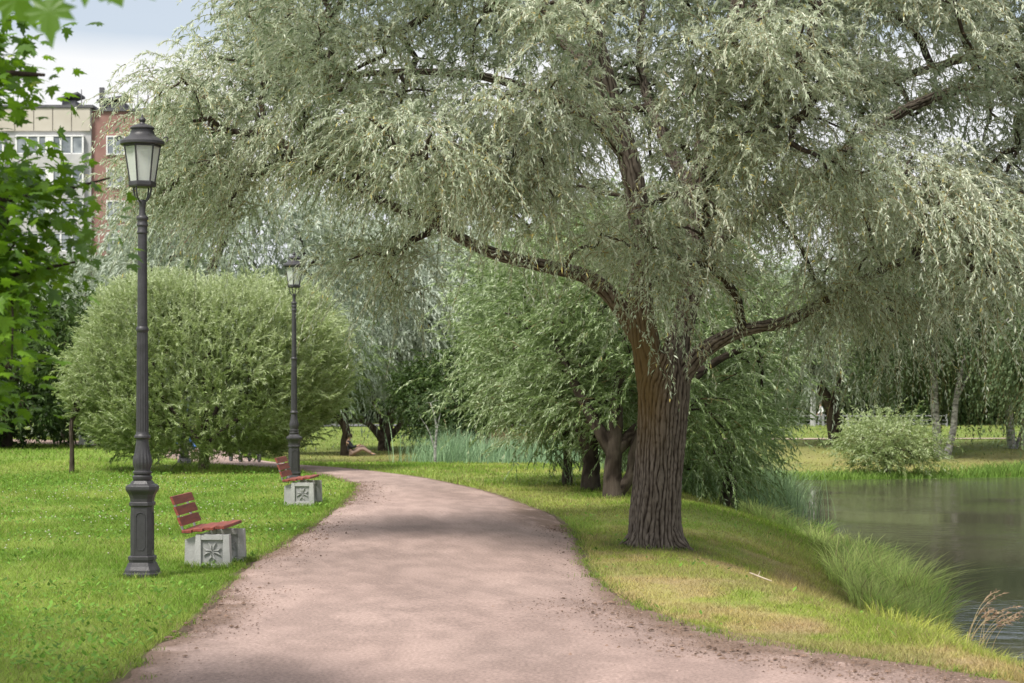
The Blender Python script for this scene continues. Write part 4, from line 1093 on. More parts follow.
# right bank
simple_tree('grey_willow', (12.45, 77), 'grey green willow with dark leaning trunk on the far bank near the railing', 'tree', 8, (-0.3, 0, 4.6), (2.6, 2.2, 2.5), 75, {**WF, 'R': .9, 'L': (.7, 1.5), 'll': .2, 'lw': .05, 'tone0': .45}, 'willow_far', seed=25, zmin=2.4, rk=.02,
            limbs=[([(0.2, 0, -.1), (0.02, 0, .7), (-.1, 0, 1.5), (-.6, 0, 2.5), (-1.0, 0, 3.8)], [.34, .29, .25, .17, .07]), ([(-.1, 0, 1.6), (.3, 0, 2.6), (.7, 0, 3.8)], [.16, .11, .05])])
simple_tree('shore_bush', (11.75, 62.3), 'bushy light green willow shrub at the edge of the far bank', 'bush', 2, (0, 0, .85), (1.3, 1.1, .9), 50, dict(R=.45, L=(.4, 1.0), ll=.12, lw=.03, ntw=20, nleaf=20, out=.6, up=.6, tone0=.55, topbright=.35), 'bush', tr=.08, seed=26, zmin=.15)
def birch(base, label, seed, dx, nc, lean, c, r, zmin, tone):
    simple_tree('birch_tree', base, label, 'birch', 9, c, r, nc, dict(R=.7, L=(.8, 1.6), ntw=22, nleaf=24, out=.35, up=.15, scatter=.35, droop=1.5, ll=.13, lw=.065, spread=.5, tone0=tone, cvar=.15), 'birchleaf', 'barkbirch', seed=seed, zmin=zmin, rk=.012, twig_keep=.6,
                limbs=[([(-.1, 0, -.1), (-.22, 0, 1.2), (-.3, 0, 3), (-.2, 0, 5.5), (0, 0, 8)], [.19, .15, .13, .09, .03]), ([(.1, 0, -.05), (.38, 0, 1.0), (.5, 0, 2.2), (.85, 0, 4.0), (1.2, 0, 6)], [.16, .12, .10, .07, .02]),
                       ([(.5, 0, 2.2), (1.3, 0.3, 3.5), (2.2, .4, 4.6)], [.07, .05, .02]), ([(-.3, 0, 3), (-1.2, 0, 4.2), (-1.9, 0, 5)], [.07, .05, .02])])
birch((15.45, 71.5), 'weeping birch with twin white stems rising beside the far bank shrub', 27, 0, 110, 0, (0.1, .3, 6.0), (2.9, 2.4, 3.4), 3.5, .55)
birch((19.2, 76), 'darker weeping birch with long hanging strands at the right edge of the far bank', 28, 0, 110, 0, (-.2, 0, 5.4), (3.0, 2.4, 3.4), 3.2, .35)
birch((18.4, 66.5), 'weeping birch at the right edge with green strands dangling above the bank', 29, 0, 60, 0, (-.1, 0, 4.8), (1.5, 1.3, 2.2), 3.0, .65)

# distant tree line
def tree_line():
    protos = []
    kinds = [('dark', 'dense dark green tree in the distant tree line behind the railing'), ('birchleaf', 'mid green tree in the distant tree line behind the railing'), ('willow_mid', 'light flecked tree in the distant tree line behind the railing')]
    spots = [(9, 150, 0), (19, 156, 1), (27, 150, 0), (34, 158, 2), (42, 152, 0), (51, 160, 1), (-4, 150, 2), (2, 160, 1), (14, 165, 0), (24, 170, 2), (38, 168, 1), (46, 146, 0), (-11, 152, 1), (-18, 146, 0), (-26, 150, 1), (-34, 148, 0), (-22, 135, 2), (60, 150, 0), (31, 146, 0), (-42, 140, 1), (-50, 150, 0), (70, 158, 1)]
    made = {}
    rng = np.random.RandomState(4)
    for x, y, k in spots:
        s = rng.uniform(0.85, 1.2)
        if k not in made:
            o = simple_tree('distant_tree', (x, y), kinds[k][1], 'tree', 9, (0, 0, 4.6), (5.0, 4.2, 4.6), 95, dict(R=1.7, L=(1.2, 2.4), ll=.42, lw=.20, ntw=16, nleaf=14, tone0=.45, cvar=.18), kinds[k][0], tr=.35, seed=40 + k, zmin=.6, rk=.02, twig_keep=0, group='trees of the distant tree line')
            made[k] = o
        else:
            o = copy_tree(made[k])
        o.location = (x, y, gz(x, y) - .05); o.scale = (s, s, s * rng.uniform(0.9, 1.15)); o.rotation_euler[2] = rng.uniform(0, 6)
tree_line()

# ---- maple overhanging at the left ----
def maple():
    rng = np.random.RandomState(55)
    B = np.array([-5.3, 10.8, gz(-5.3, 10.8) - .03])
    def w(px, py, Y): return at(px, py, Y) - B
    limbs = [([(0, 0, -.1), (.05, 0, 1.2), (.1, 0, 2.4), (0, 0, 4.2), (.1, 0, 6.2)], [.22, .18, .16, .11, .04]),
             ([(.05, 0, 1.5), tuple(w(-220, 330, 10.6)), tuple(w(-60, 300, 10.4)), tuple(w(20, 275, 10.3)), tuple(w(75, 262, 10.2))], [.08, .05, .03, .015, .006]),
             ([(.1, 0, 2.2), tuple(w(-200, 230, 10.6)), tuple(w(-40, 205, 10.8)), tuple(w(40, 195, 10.8)), tuple(w(110, 178, 10.7))], [.08, .05, .03, .014, .005]),
             ([(.1, 0, 3.2), tuple(w(-200, 60, 10.4)), tuple(w(-50, 70, 10.2)), tuple(w(45, 75, 10.2))], [.08, .05, .03, .008]),
             ([(.1, 0, 2.6), tuple(w(-300, 0, 7.5)), tuple(w(-80, -60, 6.0)), tuple(w(60, -35, 5.4))], [.06, .04, .02, .006]),
             ([(.05, 0, 1.3), tuple(w(-250, 420, 10.9)), tuple(w(-80, 380, 11)), tuple(w(20, 350, 11))], [.06, .04, .02, .006]),
             ([(0, 0, 3.0), (-1.2, .3, 4.2), (-2, .5, 5)], [.08, .05, .02]), ([(0, 0, 3.4), (-.3, 1.2, 4.4), (-.4, 2, 5.2)], [.08, .05, .02]), ([(0, 0, 3.2), (.2, -1.2, 4.2), (.3, -2, 5)], [.07, .05, .02])]
    # leaf outline (palmate, five lobes)
    pts = [(0, -.02), (.10, .02), (.34, -.05), (.27, .10), (.50, .20), (.36, .27), (.46, .46), (.26, .42), (.17, .40), (.20, .60), (.10, .66), (0, .95)]
    outl = pts + [(-x, y) for x, y in pts[-2:0:-1]]
    outl = np.array(outl); outl = outl * 1.0
    ctr = np.array([[0, .25]])
    K = len(outl)
    # leaf positions: sprays along twigs
    cl = []
    def spray(px, py, Y, sx, sy, sY, n):
        for _ in range(n): cl.append(at(px + rng.normal(0, sx), py + rng.normal(0, sy), Y + rng.normal(0, sY)))
    spray(-45, 68, 10.3, 34, 24, .35, 12); spray(-6, 50, 10.3, 12, 26, .3, 5); spray(-30, 112, 10.4, 14, 10, .3, 3)
    spray(-30, 198, 10.7, 34, 14, .35, 12); spray(18, 192, 10.7, 20, 5, .25, 4); spray(66, 190, 10.7, 12, 3, .2, 1)
    spray(-30, 275, 10.4, 32, 26, .35, 15); spray(5, 300, 10.4, 10, 26, .3, 5); spray(30, 240, 10.4, 20, 6, .2, 4)
    spray(-35, 345, 10.8, 24, 28, .35, 11); spray(-80, 235, 11, 34, 80, .5, 15); spray(-25, 395, 11, 15, 8, .3, 3)
    for _ in range(70):
        v = rng.normal(0, 1, 3); v /= np.linalg.norm(v); p = np.array([-5.4, 10.8, 4.6]) + v * np.array([2.2, 2.4, 2.3]) * rng.uniform(.3, 1)
        if p[0] > -0.257 * p[1] - 0.45 or p[2] < 1.6: p[0] -= 2.2
        cl.append(p)
    C = np.array(cl) - B
    LV, LF, LT = [], [], []
    P, D, T = [], [], []
    for c in C:
        n = 36
        q = c + rng.normal(0, 1, (n, 3)) * np.array([.135, .16, .09])
        P.append(q); D.append(nrm(np.c_[rng.normal(.55, .7, n), rng.normal(-.1, .7, n), rng.normal(-.35, .25, n)]))
        T.append(np.clip(.30 + rng.normal(0, .14) + rng.normal(0, .2, n), 0, 1))
    # the near spray hanging in at the top
    q = np.array([at(48, -2, 5.5), at(8, -12, 5.6), at(-20, 0, 5.7), at(80, -26, 5.5), at(108, -22, 5.6), at(30, -40, 5.5), at(-60, -30, 5.6)]) - B
    P.append(q); D.append(nrm(np.array([(.1, -.2, -1.0), (.5, .1, -.7), (-.4, 0, -.8), (.7, 0, -.5), (.9, .1, -.35), (.1, .2, -.8), (-.5, 0, -.7)]))); T.append(np.array([.4, .5, .6, .45, .5, .3, .4]))
    P, D, T = np.concatenate(P), np.concatenate(D), np.concatenate(T); n = len(P)
    up = nrm(rng.normal(0, .45, (n, 3)) + np.array([0, 0, 1])); up[-7:] = nrm(np.array([0.1, -1, .5]) + rng.normal(0, .15, (7, 3)))
    W = nrm(np.cross(D, up)); Nn = np.cross(W, D)
    sz = rng.uniform(.065, .112, n); sz[-7:] = .155
    O = np.concatenate([outl, ctr]); bend = -.18 * (O[:, 0] ** 2 * 2 + (O[:, 1] - .25) ** 2)
    V = P[:, None] + sz[:, None, None] * (W[:, None] * O[None, :, :1] + D[:, None] * O[None, :, 1:2] + Nn[:, None] * bend[None, :, None])
    V = V.reshape(-1, 3); m = K + 1
    tri = np.array([(i, (i + 1) % K, K) for i in range(K)])
    Ft = (tri[None] + (np.arange(n) * m)[:, None, None]).reshape(-1, 3)
    root = empty('maple_tree', B, 'maple with dark green lobed leaves reaching in from the left edge near the camera', 'tree')
    Vs, Fs, nn = [], [], 0
    for Pp, r in limbs:
        v, f, _ = bark_tube(Pp, r, sides=10, seglen=.1); Vs.append(v); Fs.append(f + nn); nn += len(v)
    for Pp, r in grow_branches(rng, limbs, C, rmin=.003, rk=.004):
        v, f = tube(smoothpoly(Pp, 4), np.interp(np.linspace(0, 2, 9), [0, 1, 2], r), 5); Vs.append(v); Fs.append(f + nn); nn += len(v)
    v = np.concatenate(Vs); mesh_np('trunk', v, np.concatenate(Fs), M['barkdark'], root, attrs={'ridge': np.full(len(v), .5)}, smooth=True)
    mesh_np('crown', V, Ft, M['maple'], root, attrs={'tone': np.repeat(T, m)})
maple()

# ------------------------------------------------------------------ lamps
def make_lamp():
    root = empty('street_lamp', (0, 0, 0))
    # plinth: square with chamfered corners
    def chamf(mb, prof, k=.55):
        V = []
        for r, z in prof:
            h, c = r, r * k
            V += [(h, -c, z), (h, c, z), (c, h, z), (-c, h, z), (-h, c, z), (-h, -c, z), (-c, -h, z), (c, -h, z)]
        n = len(prof)
        mb.add(V, [(i * 8 + q, i * 8 + (q + 1) % 8, i * 8 + 8 + (q + 1) % 8, i * 8 + 8 + q) for i in range(n - 1) for q in range(8)] + [tuple(range(8))[::-1], tuple((n - 1) * 8 + q for q in range(8))])
        return mb
    chamf(MB(), [(.168, 0), (.168, .045), (.155, .055), (.152, .08), (.135, .115), (.126, .14), (.116, .15), (.116, .17), (.124, .175), (.124, .205), (.110, .215)], .62).build('base', M['iron'], root)
    ped = chamf(MB(), [(.102, .2), (.099, .68), (.108, .69), (.114, .695), (.114, .72), (.103, .73), (.106, .76), (.118, .80), (.140, .835), (.145, .85), (.145, .875), (.13, .89), (.108, .90), (.088, .93)], .62).build('pedestal', M['iron'], root)
    for i in range(4):
        a = i * math.pi / 2
        mb = MB(); w_, z0, z1 = .044, .27, .63
        pts = [(-w_, z0 + .03), (-w_ * .6, z0), (w_ * .6, z0), (w_, z0 + .03), (w_, z1 - .04), (w_ * .7, z1 - .01), (0, z1), (-w_ * .7, z1 - .01), (-w_, z1 - .04), (-w_, z0 + .03)]
        ca, sa = math.cos(a), math.sin(a)
        P = [((.1005) * ca - x * sa, (.1005) * sa + x * ca, z) for x, z in pts]
        mb.tube(P, .0055, 6, False)
        mb.build('panel_frame', M['iron'], ped)
    pl = MB(); pl.lathe([(.085, .90), (.08, .925), (.088, .935), (.094, .95), (.094, .97), (.082, .98), (.078, .985), (.09, 1.0), (.09, 1.015), (.074, 1.025), (.078, 1.05), (.090, 1.08), (.093, 1.11), (.088, 1.15), (.074, 1.20), (.064, 1.26), (.060, 1.30), (.060, 1.325),
                         (.070, 1.33), (.078, 1.34), (.078, 1.355), (.068, 1.365), (.062, 1.375), (.060, 1.40)], 32, flute=(1.03, 1.25, 16, .09))
    pl.build('vase_collar', M['iron'], root, smooth=True)
    sh = MB(); sh.lathe([(.060, 1.36), (.057, 1.8), (.052, 2.36)] , 32, flute=(1.3, 2.4, 16, .10))
    sh.lathe([(.052, 2.35), (.060, 2.365), (.062, 2.38), (.056, 2.395), (.050, 2.405)], 32)
    sh.lathe([(.049, 2.40), (.043, 3.30)], 24)
    sh.lathe([(.043, 3.29), (.052, 3.30), (.052, 3.315), (.046, 3.325), (.046, 3.36), (.054, 3.37), (.054, 3.385), (.048, 3.395), (.048, 3.42), (.055, 3.43), (.057, 3.445), (.05, 3.46), (.036, 3.47), (.030, 3.50), (.030, 3.56), (.036, 3.58), (.036, 3.60), (.02, 3.62)], 24)
    sh.build('pole', M['iron'], root, smooth=True)
    # bracket: four curved arms
    br = MB()
    for i in range(4):
        a = math.pi / 4 + i * math.pi / 2 + .35
        pr = [(.022, 3.59), (.05, 3.605), (.085, 3.65), (.10, 3.71), (.10, 3.745)]
        br.tube([(r * math.cos(a), r * math.sin(a), z) for r, z in pr], .009, 6)
    br.build('bracket', M['iron'], root, smooth=True)
    # lantern: hexagonal cage
    n = 6; ph = .30
    def hexp(r, z): return [np.array([r * math.cos(ph + i * 2 * math.pi / n), r * math.sin(ph + i * 2 * math.pi / n), z]) for i in range(n)]
    zb, zt, rb, rt = 3.785, 4.135, .118, .170
    cage = MB(); cage.lathe([(.09, 3.735), (.125, 3.74), (.132, 3.755), (.132, 3.785), (.122, 3.792), (.118, 3.795)], 6, phase=ph)
    A, Bq = hexp(rb, zb), hexp(rt, zt)
    for i in range(n): cage.tube([A[i], Bq[i]], .008, 6)
    cage.lathe([(rt - .006, zt - .012), (rt + .012, zt - .010), (rt + .012, zt + .012), (rt - .006, zt + .012)], 6, phase=ph)
    cg = cage.build('lantern_frame', M['iron'], root)
    for i in range(n):
        j = (i + 1) % n; q = [A[i] * .985, A[j] * .985, Bq[j] * .985, Bq[i] * .985]
        q = [np.array([v[0], v[1], z]) for v, z in zip(q, (zb + .005, zb + .005, zt - .008, zt - .008))]
        mb = MB(); nn = np.cross(q[1] - q[0], q[3] - q[0]); nn = nn / np.linalg.norm(nn) * .003
        mb.hexa([q[0], q[1], q[1] - nn, q[0] - nn, q[3], q[2], q[2] - nn, q[3] - nn]); mb.build('glass_pane', M['glass'], cg)
    rf = MB(); rf.lathe([(.15, 4.14), (.205, 4.142), (.212, 4.150), (.212, 4.172), (.200, 4.185), (.168, 4.205), (.135, 4.225), (.118, 4.245), (.112, 4.262), (.114, 4.272), (.104, 4.276), (.104, 4.29), (.116, 4.295), (.118, 4.305), (.100, 4.322), (.06, 4.338), (.03, 4.346), (.022, 4.36), (.03, 4.372), (.034, 4.385), (.026, 4.402), (.012, 4.41), (.008, 4.43), (.001, 4.445)], 36)
    roof = rf.build('lantern_roof', M['iron'], root, smooth=True)
    for i in range(3):
        a = .12 + i * 2 * math.pi / 3 * 1.5 if i < 2 else math.pi / 2
        mb = MB(); t = np.linspace(0, 4.6, 14); rr = .026
        cx_, cz = .212, 4.205
        P = [((cx_ + .006 + rr * math.sin(-s + 2.9) * (1 - .09 * s)) * math.cos(a), (cx_ + .006 + rr * math.sin(-s + 2.9) * (1 - .09 * s)) * math.sin(a), cz + rr * math.cos(-s + 2.9) * (1 - .09 * s)) for s in t]
        mb.tube(P, .007, 6); mb.build('scroll_hook', M['iron'], roof, smooth=True)
    return root
lamp = make_lamp(); g = 'lamp posts along the path'
lamp.location = (-3.54, 19.07, gz(-3.54, 19.07) - .01); lamp.rotation_euler = (0, 0, 0.0)
tag(lamp, 'tall dark iron lamp post on the lawn beside the near bench', 'lamp post', g)
l2 = copy_tree(lamp); l2.location = (-4.17, 38.1, gz(-4.17, 38.1) - .01); l2.rotation_euler = (0, 0, .2); l2['label'] = 'dark iron lamp post behind the far bench in front of the round bush'
l3 = copy_tree(lamp); l3.location = (-7.75, 47.1, gz(-7.75, 47.1) - .01); l3['label'] = 'lamp post of which only the base shows under the round bush'

# ------------------------------------------------------------------ benches
def make_bench():
    L = 0.92    # length runs along +Y, the sitter faces +X
    root = empty('park_bench', (0, 0, 0))
    for e, y in ((0, 0.0), (1, L - .14)):
        mb = MB(); t = .11
        # hollow-panelled concrete side: outer frame pieces round a recessed panel
        x0, x1, z1 = -.11, .215, .355
        mb.hexa([(x0 - .02, y, 0), (x0 + .05, y, 0), (x0 + .05, y + t, 0), (x0 - .02, y + t, 0), (x0, y, z1), (x0 + .05, y, z1), (x0 + .05, y + t, z1), (x0, y + t, z1)])
        mb.hexa([(x1 - .05, y, 0), (x1 + .025, y, 0), (x1 + .025, y + t, 0), (x1 - .05, y + t, 0), (x1 - .05, y, z1), (x1 + .01, y, z1), (x1 + .01, y + t, z1), (x1 - .05, y + t, z1)])
        mb.box(((x0 + x1) / 2, y + t / 2, z1 - .028), (x1 - x0 - .104, t - .003, .056), bev=.004)
        mb.box(((x0 + x1) / 2, y + t / 2, .03), (x1 - x0 - .104, t - .003, .06), bev=.004)
        # back leg and stretch of concrete under the backrest
        mb.hexa([(x0 - .125, y + .05, 0), (x0 - .022, y + .05, 0), (x0 - .022, y + t - .01, 0), (x0 - .125, y + t - .01, 0), (x0 - .12, y + .05, .30), (x0 - .002, y + .05, .34), (x0 - .002, y + t - .01, .34), (x0 - .12, y + t - .01, .30)])
        side = mb.build('side_support', M['concrete'], root)
        pn = MB(); pn.box(((x0 + x1) / 2, y + t / 2, .18), (x1 - x0 - .10, t - .05, .25)); pan = pn.build('recessed_panel', M['concrete_dark'], side)
        # relief cross with split arms
        cr = MB()
        yf = y + .021
        cz = .185; ccx = (x0 + x1) / 2
        for k in range(4):
            a = k * math.pi / 2
            for s in (-1, 1):
                Q = [(0.008 * s, .012), (.016 * s, .04), (.040 * s, .088), (.006 * s, .062)]
                Vb = [(ccx + u * math.cos(a) - v * math.sin(a), yf, cz + u * math.sin(a) + v * math.cos(a)) for u, v in Q]
                Vt = [(p[0], yf - .014, p[2]) for p in Vb]
                cr.hexa(Vb + Vt)
        cr.build('cross_relief', M['concrete'], side)
    # front stretcher leg between the supports (A shaped foot at the far end)
    # seat slats, rising to the front
    for i in range(4):
        x = -.20 + i * .112; z = .385 + i * .014
        mb = MB(); mb.box((x, L / 2 - .02, z), (.098, L, .032), bev=.004); mb.build('seat_slat', M['redwood'], root)
    for i in range(3):
        z = .480 + i * .106; x = -.270 - i * .036
        mb = MB(); hh, th = .040, .013
        mb.hexa([(x - th + .017, -.02, z - hh), (x + th + .017, -.02, z - hh), (x + th + .017, L - .02, z - hh), (x - th + .017, L - .02, z - hh), (x - th - .017, -.02, z + hh), (x + th - .017, -.02, z + hh), (x + th - .017, L - .02, z + hh), (x - th - .017, L - .02, z + hh)])
        mb.build('back_slat', M['redwood'], root)
    for y in (.14, L - .2):
        mb = MB(); P = [(-.21, y, .362), (-.262, y, .365), (-.275, y, .40), (-.375, y, .72)]
        mb.tube(P, .013, 6); mb.build('back_bracket', M['steel'], root)
    return root
bench = make_bench(); g = 'benches along the path'
bench.location = (-3.06, 19.95, gz(-3.06, 19.95) - .02); bench.rotation_euler = (0, 0, math.radians(-3))
tag(bench, 'red slatted bench with concrete sides beside the near lamp post', 'bench', g)
b2 = copy_tree(bench); b2.location = (-3.28, 30.6, gz(-3.28, 30.6) + .005); b2.rotation_euler = (0, 0, math.radians(-3)); b2['label'] = 'red slatted concrete sided bench in front of the far lamp post'

# ------------------------------------------------------------------ apartment block
def building():
    Yb = 172.6
    x0 = (-60 - CX) / F * Yb; xr = (91 - CX) / F * Yb; x1 = (178 - CX) / F * Yb
    root = empty('apartment_block', (x0, Yb, -0.5), 'nine storey panel apartment block with white glazed balconies and red brown side behind the trees', 'building')
    top = HC + (387 - 108) / F * Yb + .5; fh = 2.8
    w1 = xr - x0; w2 = x1 - xr
    MB().box((w1 / 2, 6, top / 2), (w1, 12, top)).build('white_wall', M['panelwhite'], root)
    MB().box((w1 + w2 / 2 + .01, 6.3, (top - .25) / 2), (w2, 12, top - .25)).build('red_wall', M['panelred'], root)
    # beige attic band with joints
    nb = 8; bw = w1 / nb
    for i in range(nb):
        MB().box((bw * (i + .5), -.10, top - 1.02), (bw - .06, .2, 2.0), bev=.02).build('attic_panel', M['panelbeige'], root)
    zw0 = HC + (387 - 144) / F * Yb + .5
    for fl in range(9):
        zc = zw0 - fl * fh
        if zc < .8: break
        # balconies on the white part
        for i in range(4):
            cx_ = w1 - 3.5 - i * 6.9
            if cx_ < 2: continue
            mb = MB(); mb.box((cx_, -.24, zc - 1.48), (6.0, .5, 1.12)); bal = mb.build('balcony', M['panelwhite'], root)
            mf = MB()
            mf.box((cx_, -.22, zc - .88), (5.9, .42, .10)); mf.box((cx_, -.22, zc + .66), (5.9, .42, .12)); mf.box((cx_, -.28, zc - .15), (.7, .42, 1.42))
            for k in range(7): mf.box((cx_ - 2.88 + k * .96, -.385, zc - .15), (.15, .09, 1.44))
            mf.build('glazing_frame', M['whiteframe'], bal)
            MB().box((cx_, -.2, zc - .15), (5.7, .3, 1.42)).build('glazing', M['pane'], bal)
        for i in range(4):
            cx_ = w1 + 2.1 + i * 3.3
            if cx_ > w1 + w2 - 1: continue
            mf = MB(); W_, H_ = 1.5, 1.55
            for sx in (-1, 1): mf.box((cx_ + sx * (W_ / 2), .24, zc - .1), (.12, .2, H_ + .12))
            for sz in (-1, 1): mf.box((cx_, .236, zc - .1 + sz * H_ / 2), (W_ - .12, .2, .12))
            mf.box((cx_ - .15, .23, zc - .1), (.08, .2, H_ - .12))
            win = mf.build('window', M['whiteframe'], root)
            MB().box((cx_, .28, zc - .1), (W_ - .1, .1, H_ - .1)).build('pane', M['pane'], win)
    # roof edge, lift houses, vents, mast
    rf = MB(); rf.box((w1 / 2, 6, top + .12), (w1 + .5, 12.6, .24)); rf.box((w1 + w2 / 2 + .4, 6.3, top - .13), (w2, 12.4, .24)); rf.build('roof', M['roofdark'], root)
    def hx(px): return (px - CX) / F * (Yb + 3) - x0
    for a, b_, h in ((60, 79, 1.35), (98, 128, 1.1)):
        mb = MB(); A, Bb = hx(a), hx(b_)
        mb.box(((A + Bb) / 2, 4, top + .24 + h / 2 * .6), (Bb - A - .5, 2.6, h * .6))
        mb.hexa([(A, 2.4, top + .24 + h * .62), (Bb, 2.4, top + .24 + h), (Bb, 5.6, top + .24 + h), (A, 5.6, top + .24 + h * .62), (A, 2.4, top + .4 + h * .62), (Bb, 2.4, top + .42 + h), (Bb, 5.6, top + .42 + h), (A, 5.6, top + .4 + h * .62)])
        mb.build('roof_house', M['roofdark'], root)
    mb = MB(); mb.box((hx(103), 2.6, top + 1.2), (.4, .4, 1.9)); mb.build('chimney', M['roofdark'], root)
    mb = MB()
    for px in (84, 140, 150): mb.tube([(hx(px), 2, top + .2), (hx(px), 2, top + 1.9)], .04, 5)
    mb.build('antenna', M['roofdark'], root)
building()

# ------------------------------------------------------------------ railing, posts on the far side
def railing():
    Y = 110.0
    x0, x1 = 9.0, 24.0
    root = empty('railing', (x0, Y, 0), 'low pale grey metal railing along the road beyond the far bank', 'railing')
    zs = [gz(x, Y) for x in np.linspace(x0, x1, 12)]
    n = 12
    for i in range(n):
        x = (x1 - x0) * i / (n - 1); z = zs[i]
        mb = MB(); mb.box((x, 0, z + .30), (.12, .12, .66), bev=.01); mb.box((x, 0, z + .65), (.15, .15, .05)); mb.build('post', M['steel'], root)
    for k, hgt in enumerate((.58, .34, .14)):
        mb = MB(); mb.tube([((x1 - x0) * i / (n - 1), -.01, zs[i] + hgt) for i in range(n)], .035 if k == 0 else .018, 6); mb.build('rail', M['steel'], root)
railing()
def posts():
    x, Y = at(813, 400, 112)[:2]; z = gz(x, Y)
    root = empty('lighting_column', (x, Y, z), 'thick pale concrete lighting column standing behind the railing', 'lighting column')
    MB().lathe([(.17, -.1), (.16, .4), (.12, 4), (.09, 7.5)], 14).build('shaft', M['concrete'], root, smooth=True)
    MB().tube([(0, 0, 7.4), (0, -.4, 8.0), (0, -1.3, 8.3)], .04, 8).build('arm', M['steel'], root, smooth=True)
    MB().box((0, -1.6, 8.3), (.25, .7, .12), bev=.03).build('lamp_head', M['steel'], root)
    x, Y = at(778, 400, 109)[:2]; z = gz(x, Y)
    mb = MB(); mb.lathe([(.045, -.1), (.045, 1.0), (.03, 1.02)], 10); mb.box((0, 0, .95), (.14, .05, .14), bev=.01)
    o = mb.build('marker_post', M['steel'], None, loc=(x, Y, z)); tag(o, 'thin grey post standing in front of the left end of the railing', 'post')
posts()

# ------------------------------------------------------------------ people
def skinned(name, joints, edges, mat, parent, sub=2):
    me = bpy.data.meshes.new(name); me.from_pydata([j[0] for j in joints], edges, []); me.materials.append(mat)
    o = bpy.data.objects.new(name, me); COL.objects.link(o); o.parent = parent
    sk = o.modifiers.new('skin', 'SKIN'); sk.use_smooth_shade = True
    lay = me.skin_vertices[0] if me.skin_vertices else None
    if lay is None:
        bpy.context.view_layer.update()
    lay = me.skin_vertices[0]
    for i, j in enumerate(joints):
        r = j[1] if isinstance(j[1], tuple) else (j[1], j[1]); lay.data[i].radius = r
        lay.data[i].use_root = (i == 0)
    s = o.modifiers.new('sub', 'SUBSURF'); s.levels = sub; s.render_levels = sub
    return o

MS = {'skin': mat_simple('skin', (0.46, 0.28, 0.20), (0.52, 0.33, 0.24), 5, rough=.55), 'hair': mat_simple('hair', (0.03, 0.02, 0.014), (0.06, 0.04, 0.025), 30, rough=.6),
      'blue': mat_simple('blue_cloth', (0.05, 0.13, 0.38), (0.08, 0.18, 0.48), 12, rough=.85), 'white': mat_simple('white_cloth', (.72, .72, .74), (.8, .8, .8), 12, rough=.85),
      'navy': mat_simple('navy_cloth', (0.012, 0.014, 0.022), (0.025, 0.027, 0.04), 12, rough=.85), 'grey': mat_simple('grey_cloth', (.18, .18, .2), (.25, .25, .27), 12, rough=.85),
      'shoe': mat_simple('shoe', (.05, .05, .05), (.09, .09, .09), 12, rough=.6), 'pink': mat_simple('pink_cloth', (.26, .18, .15), (.32, .22, .19), 12, rough=.85)}

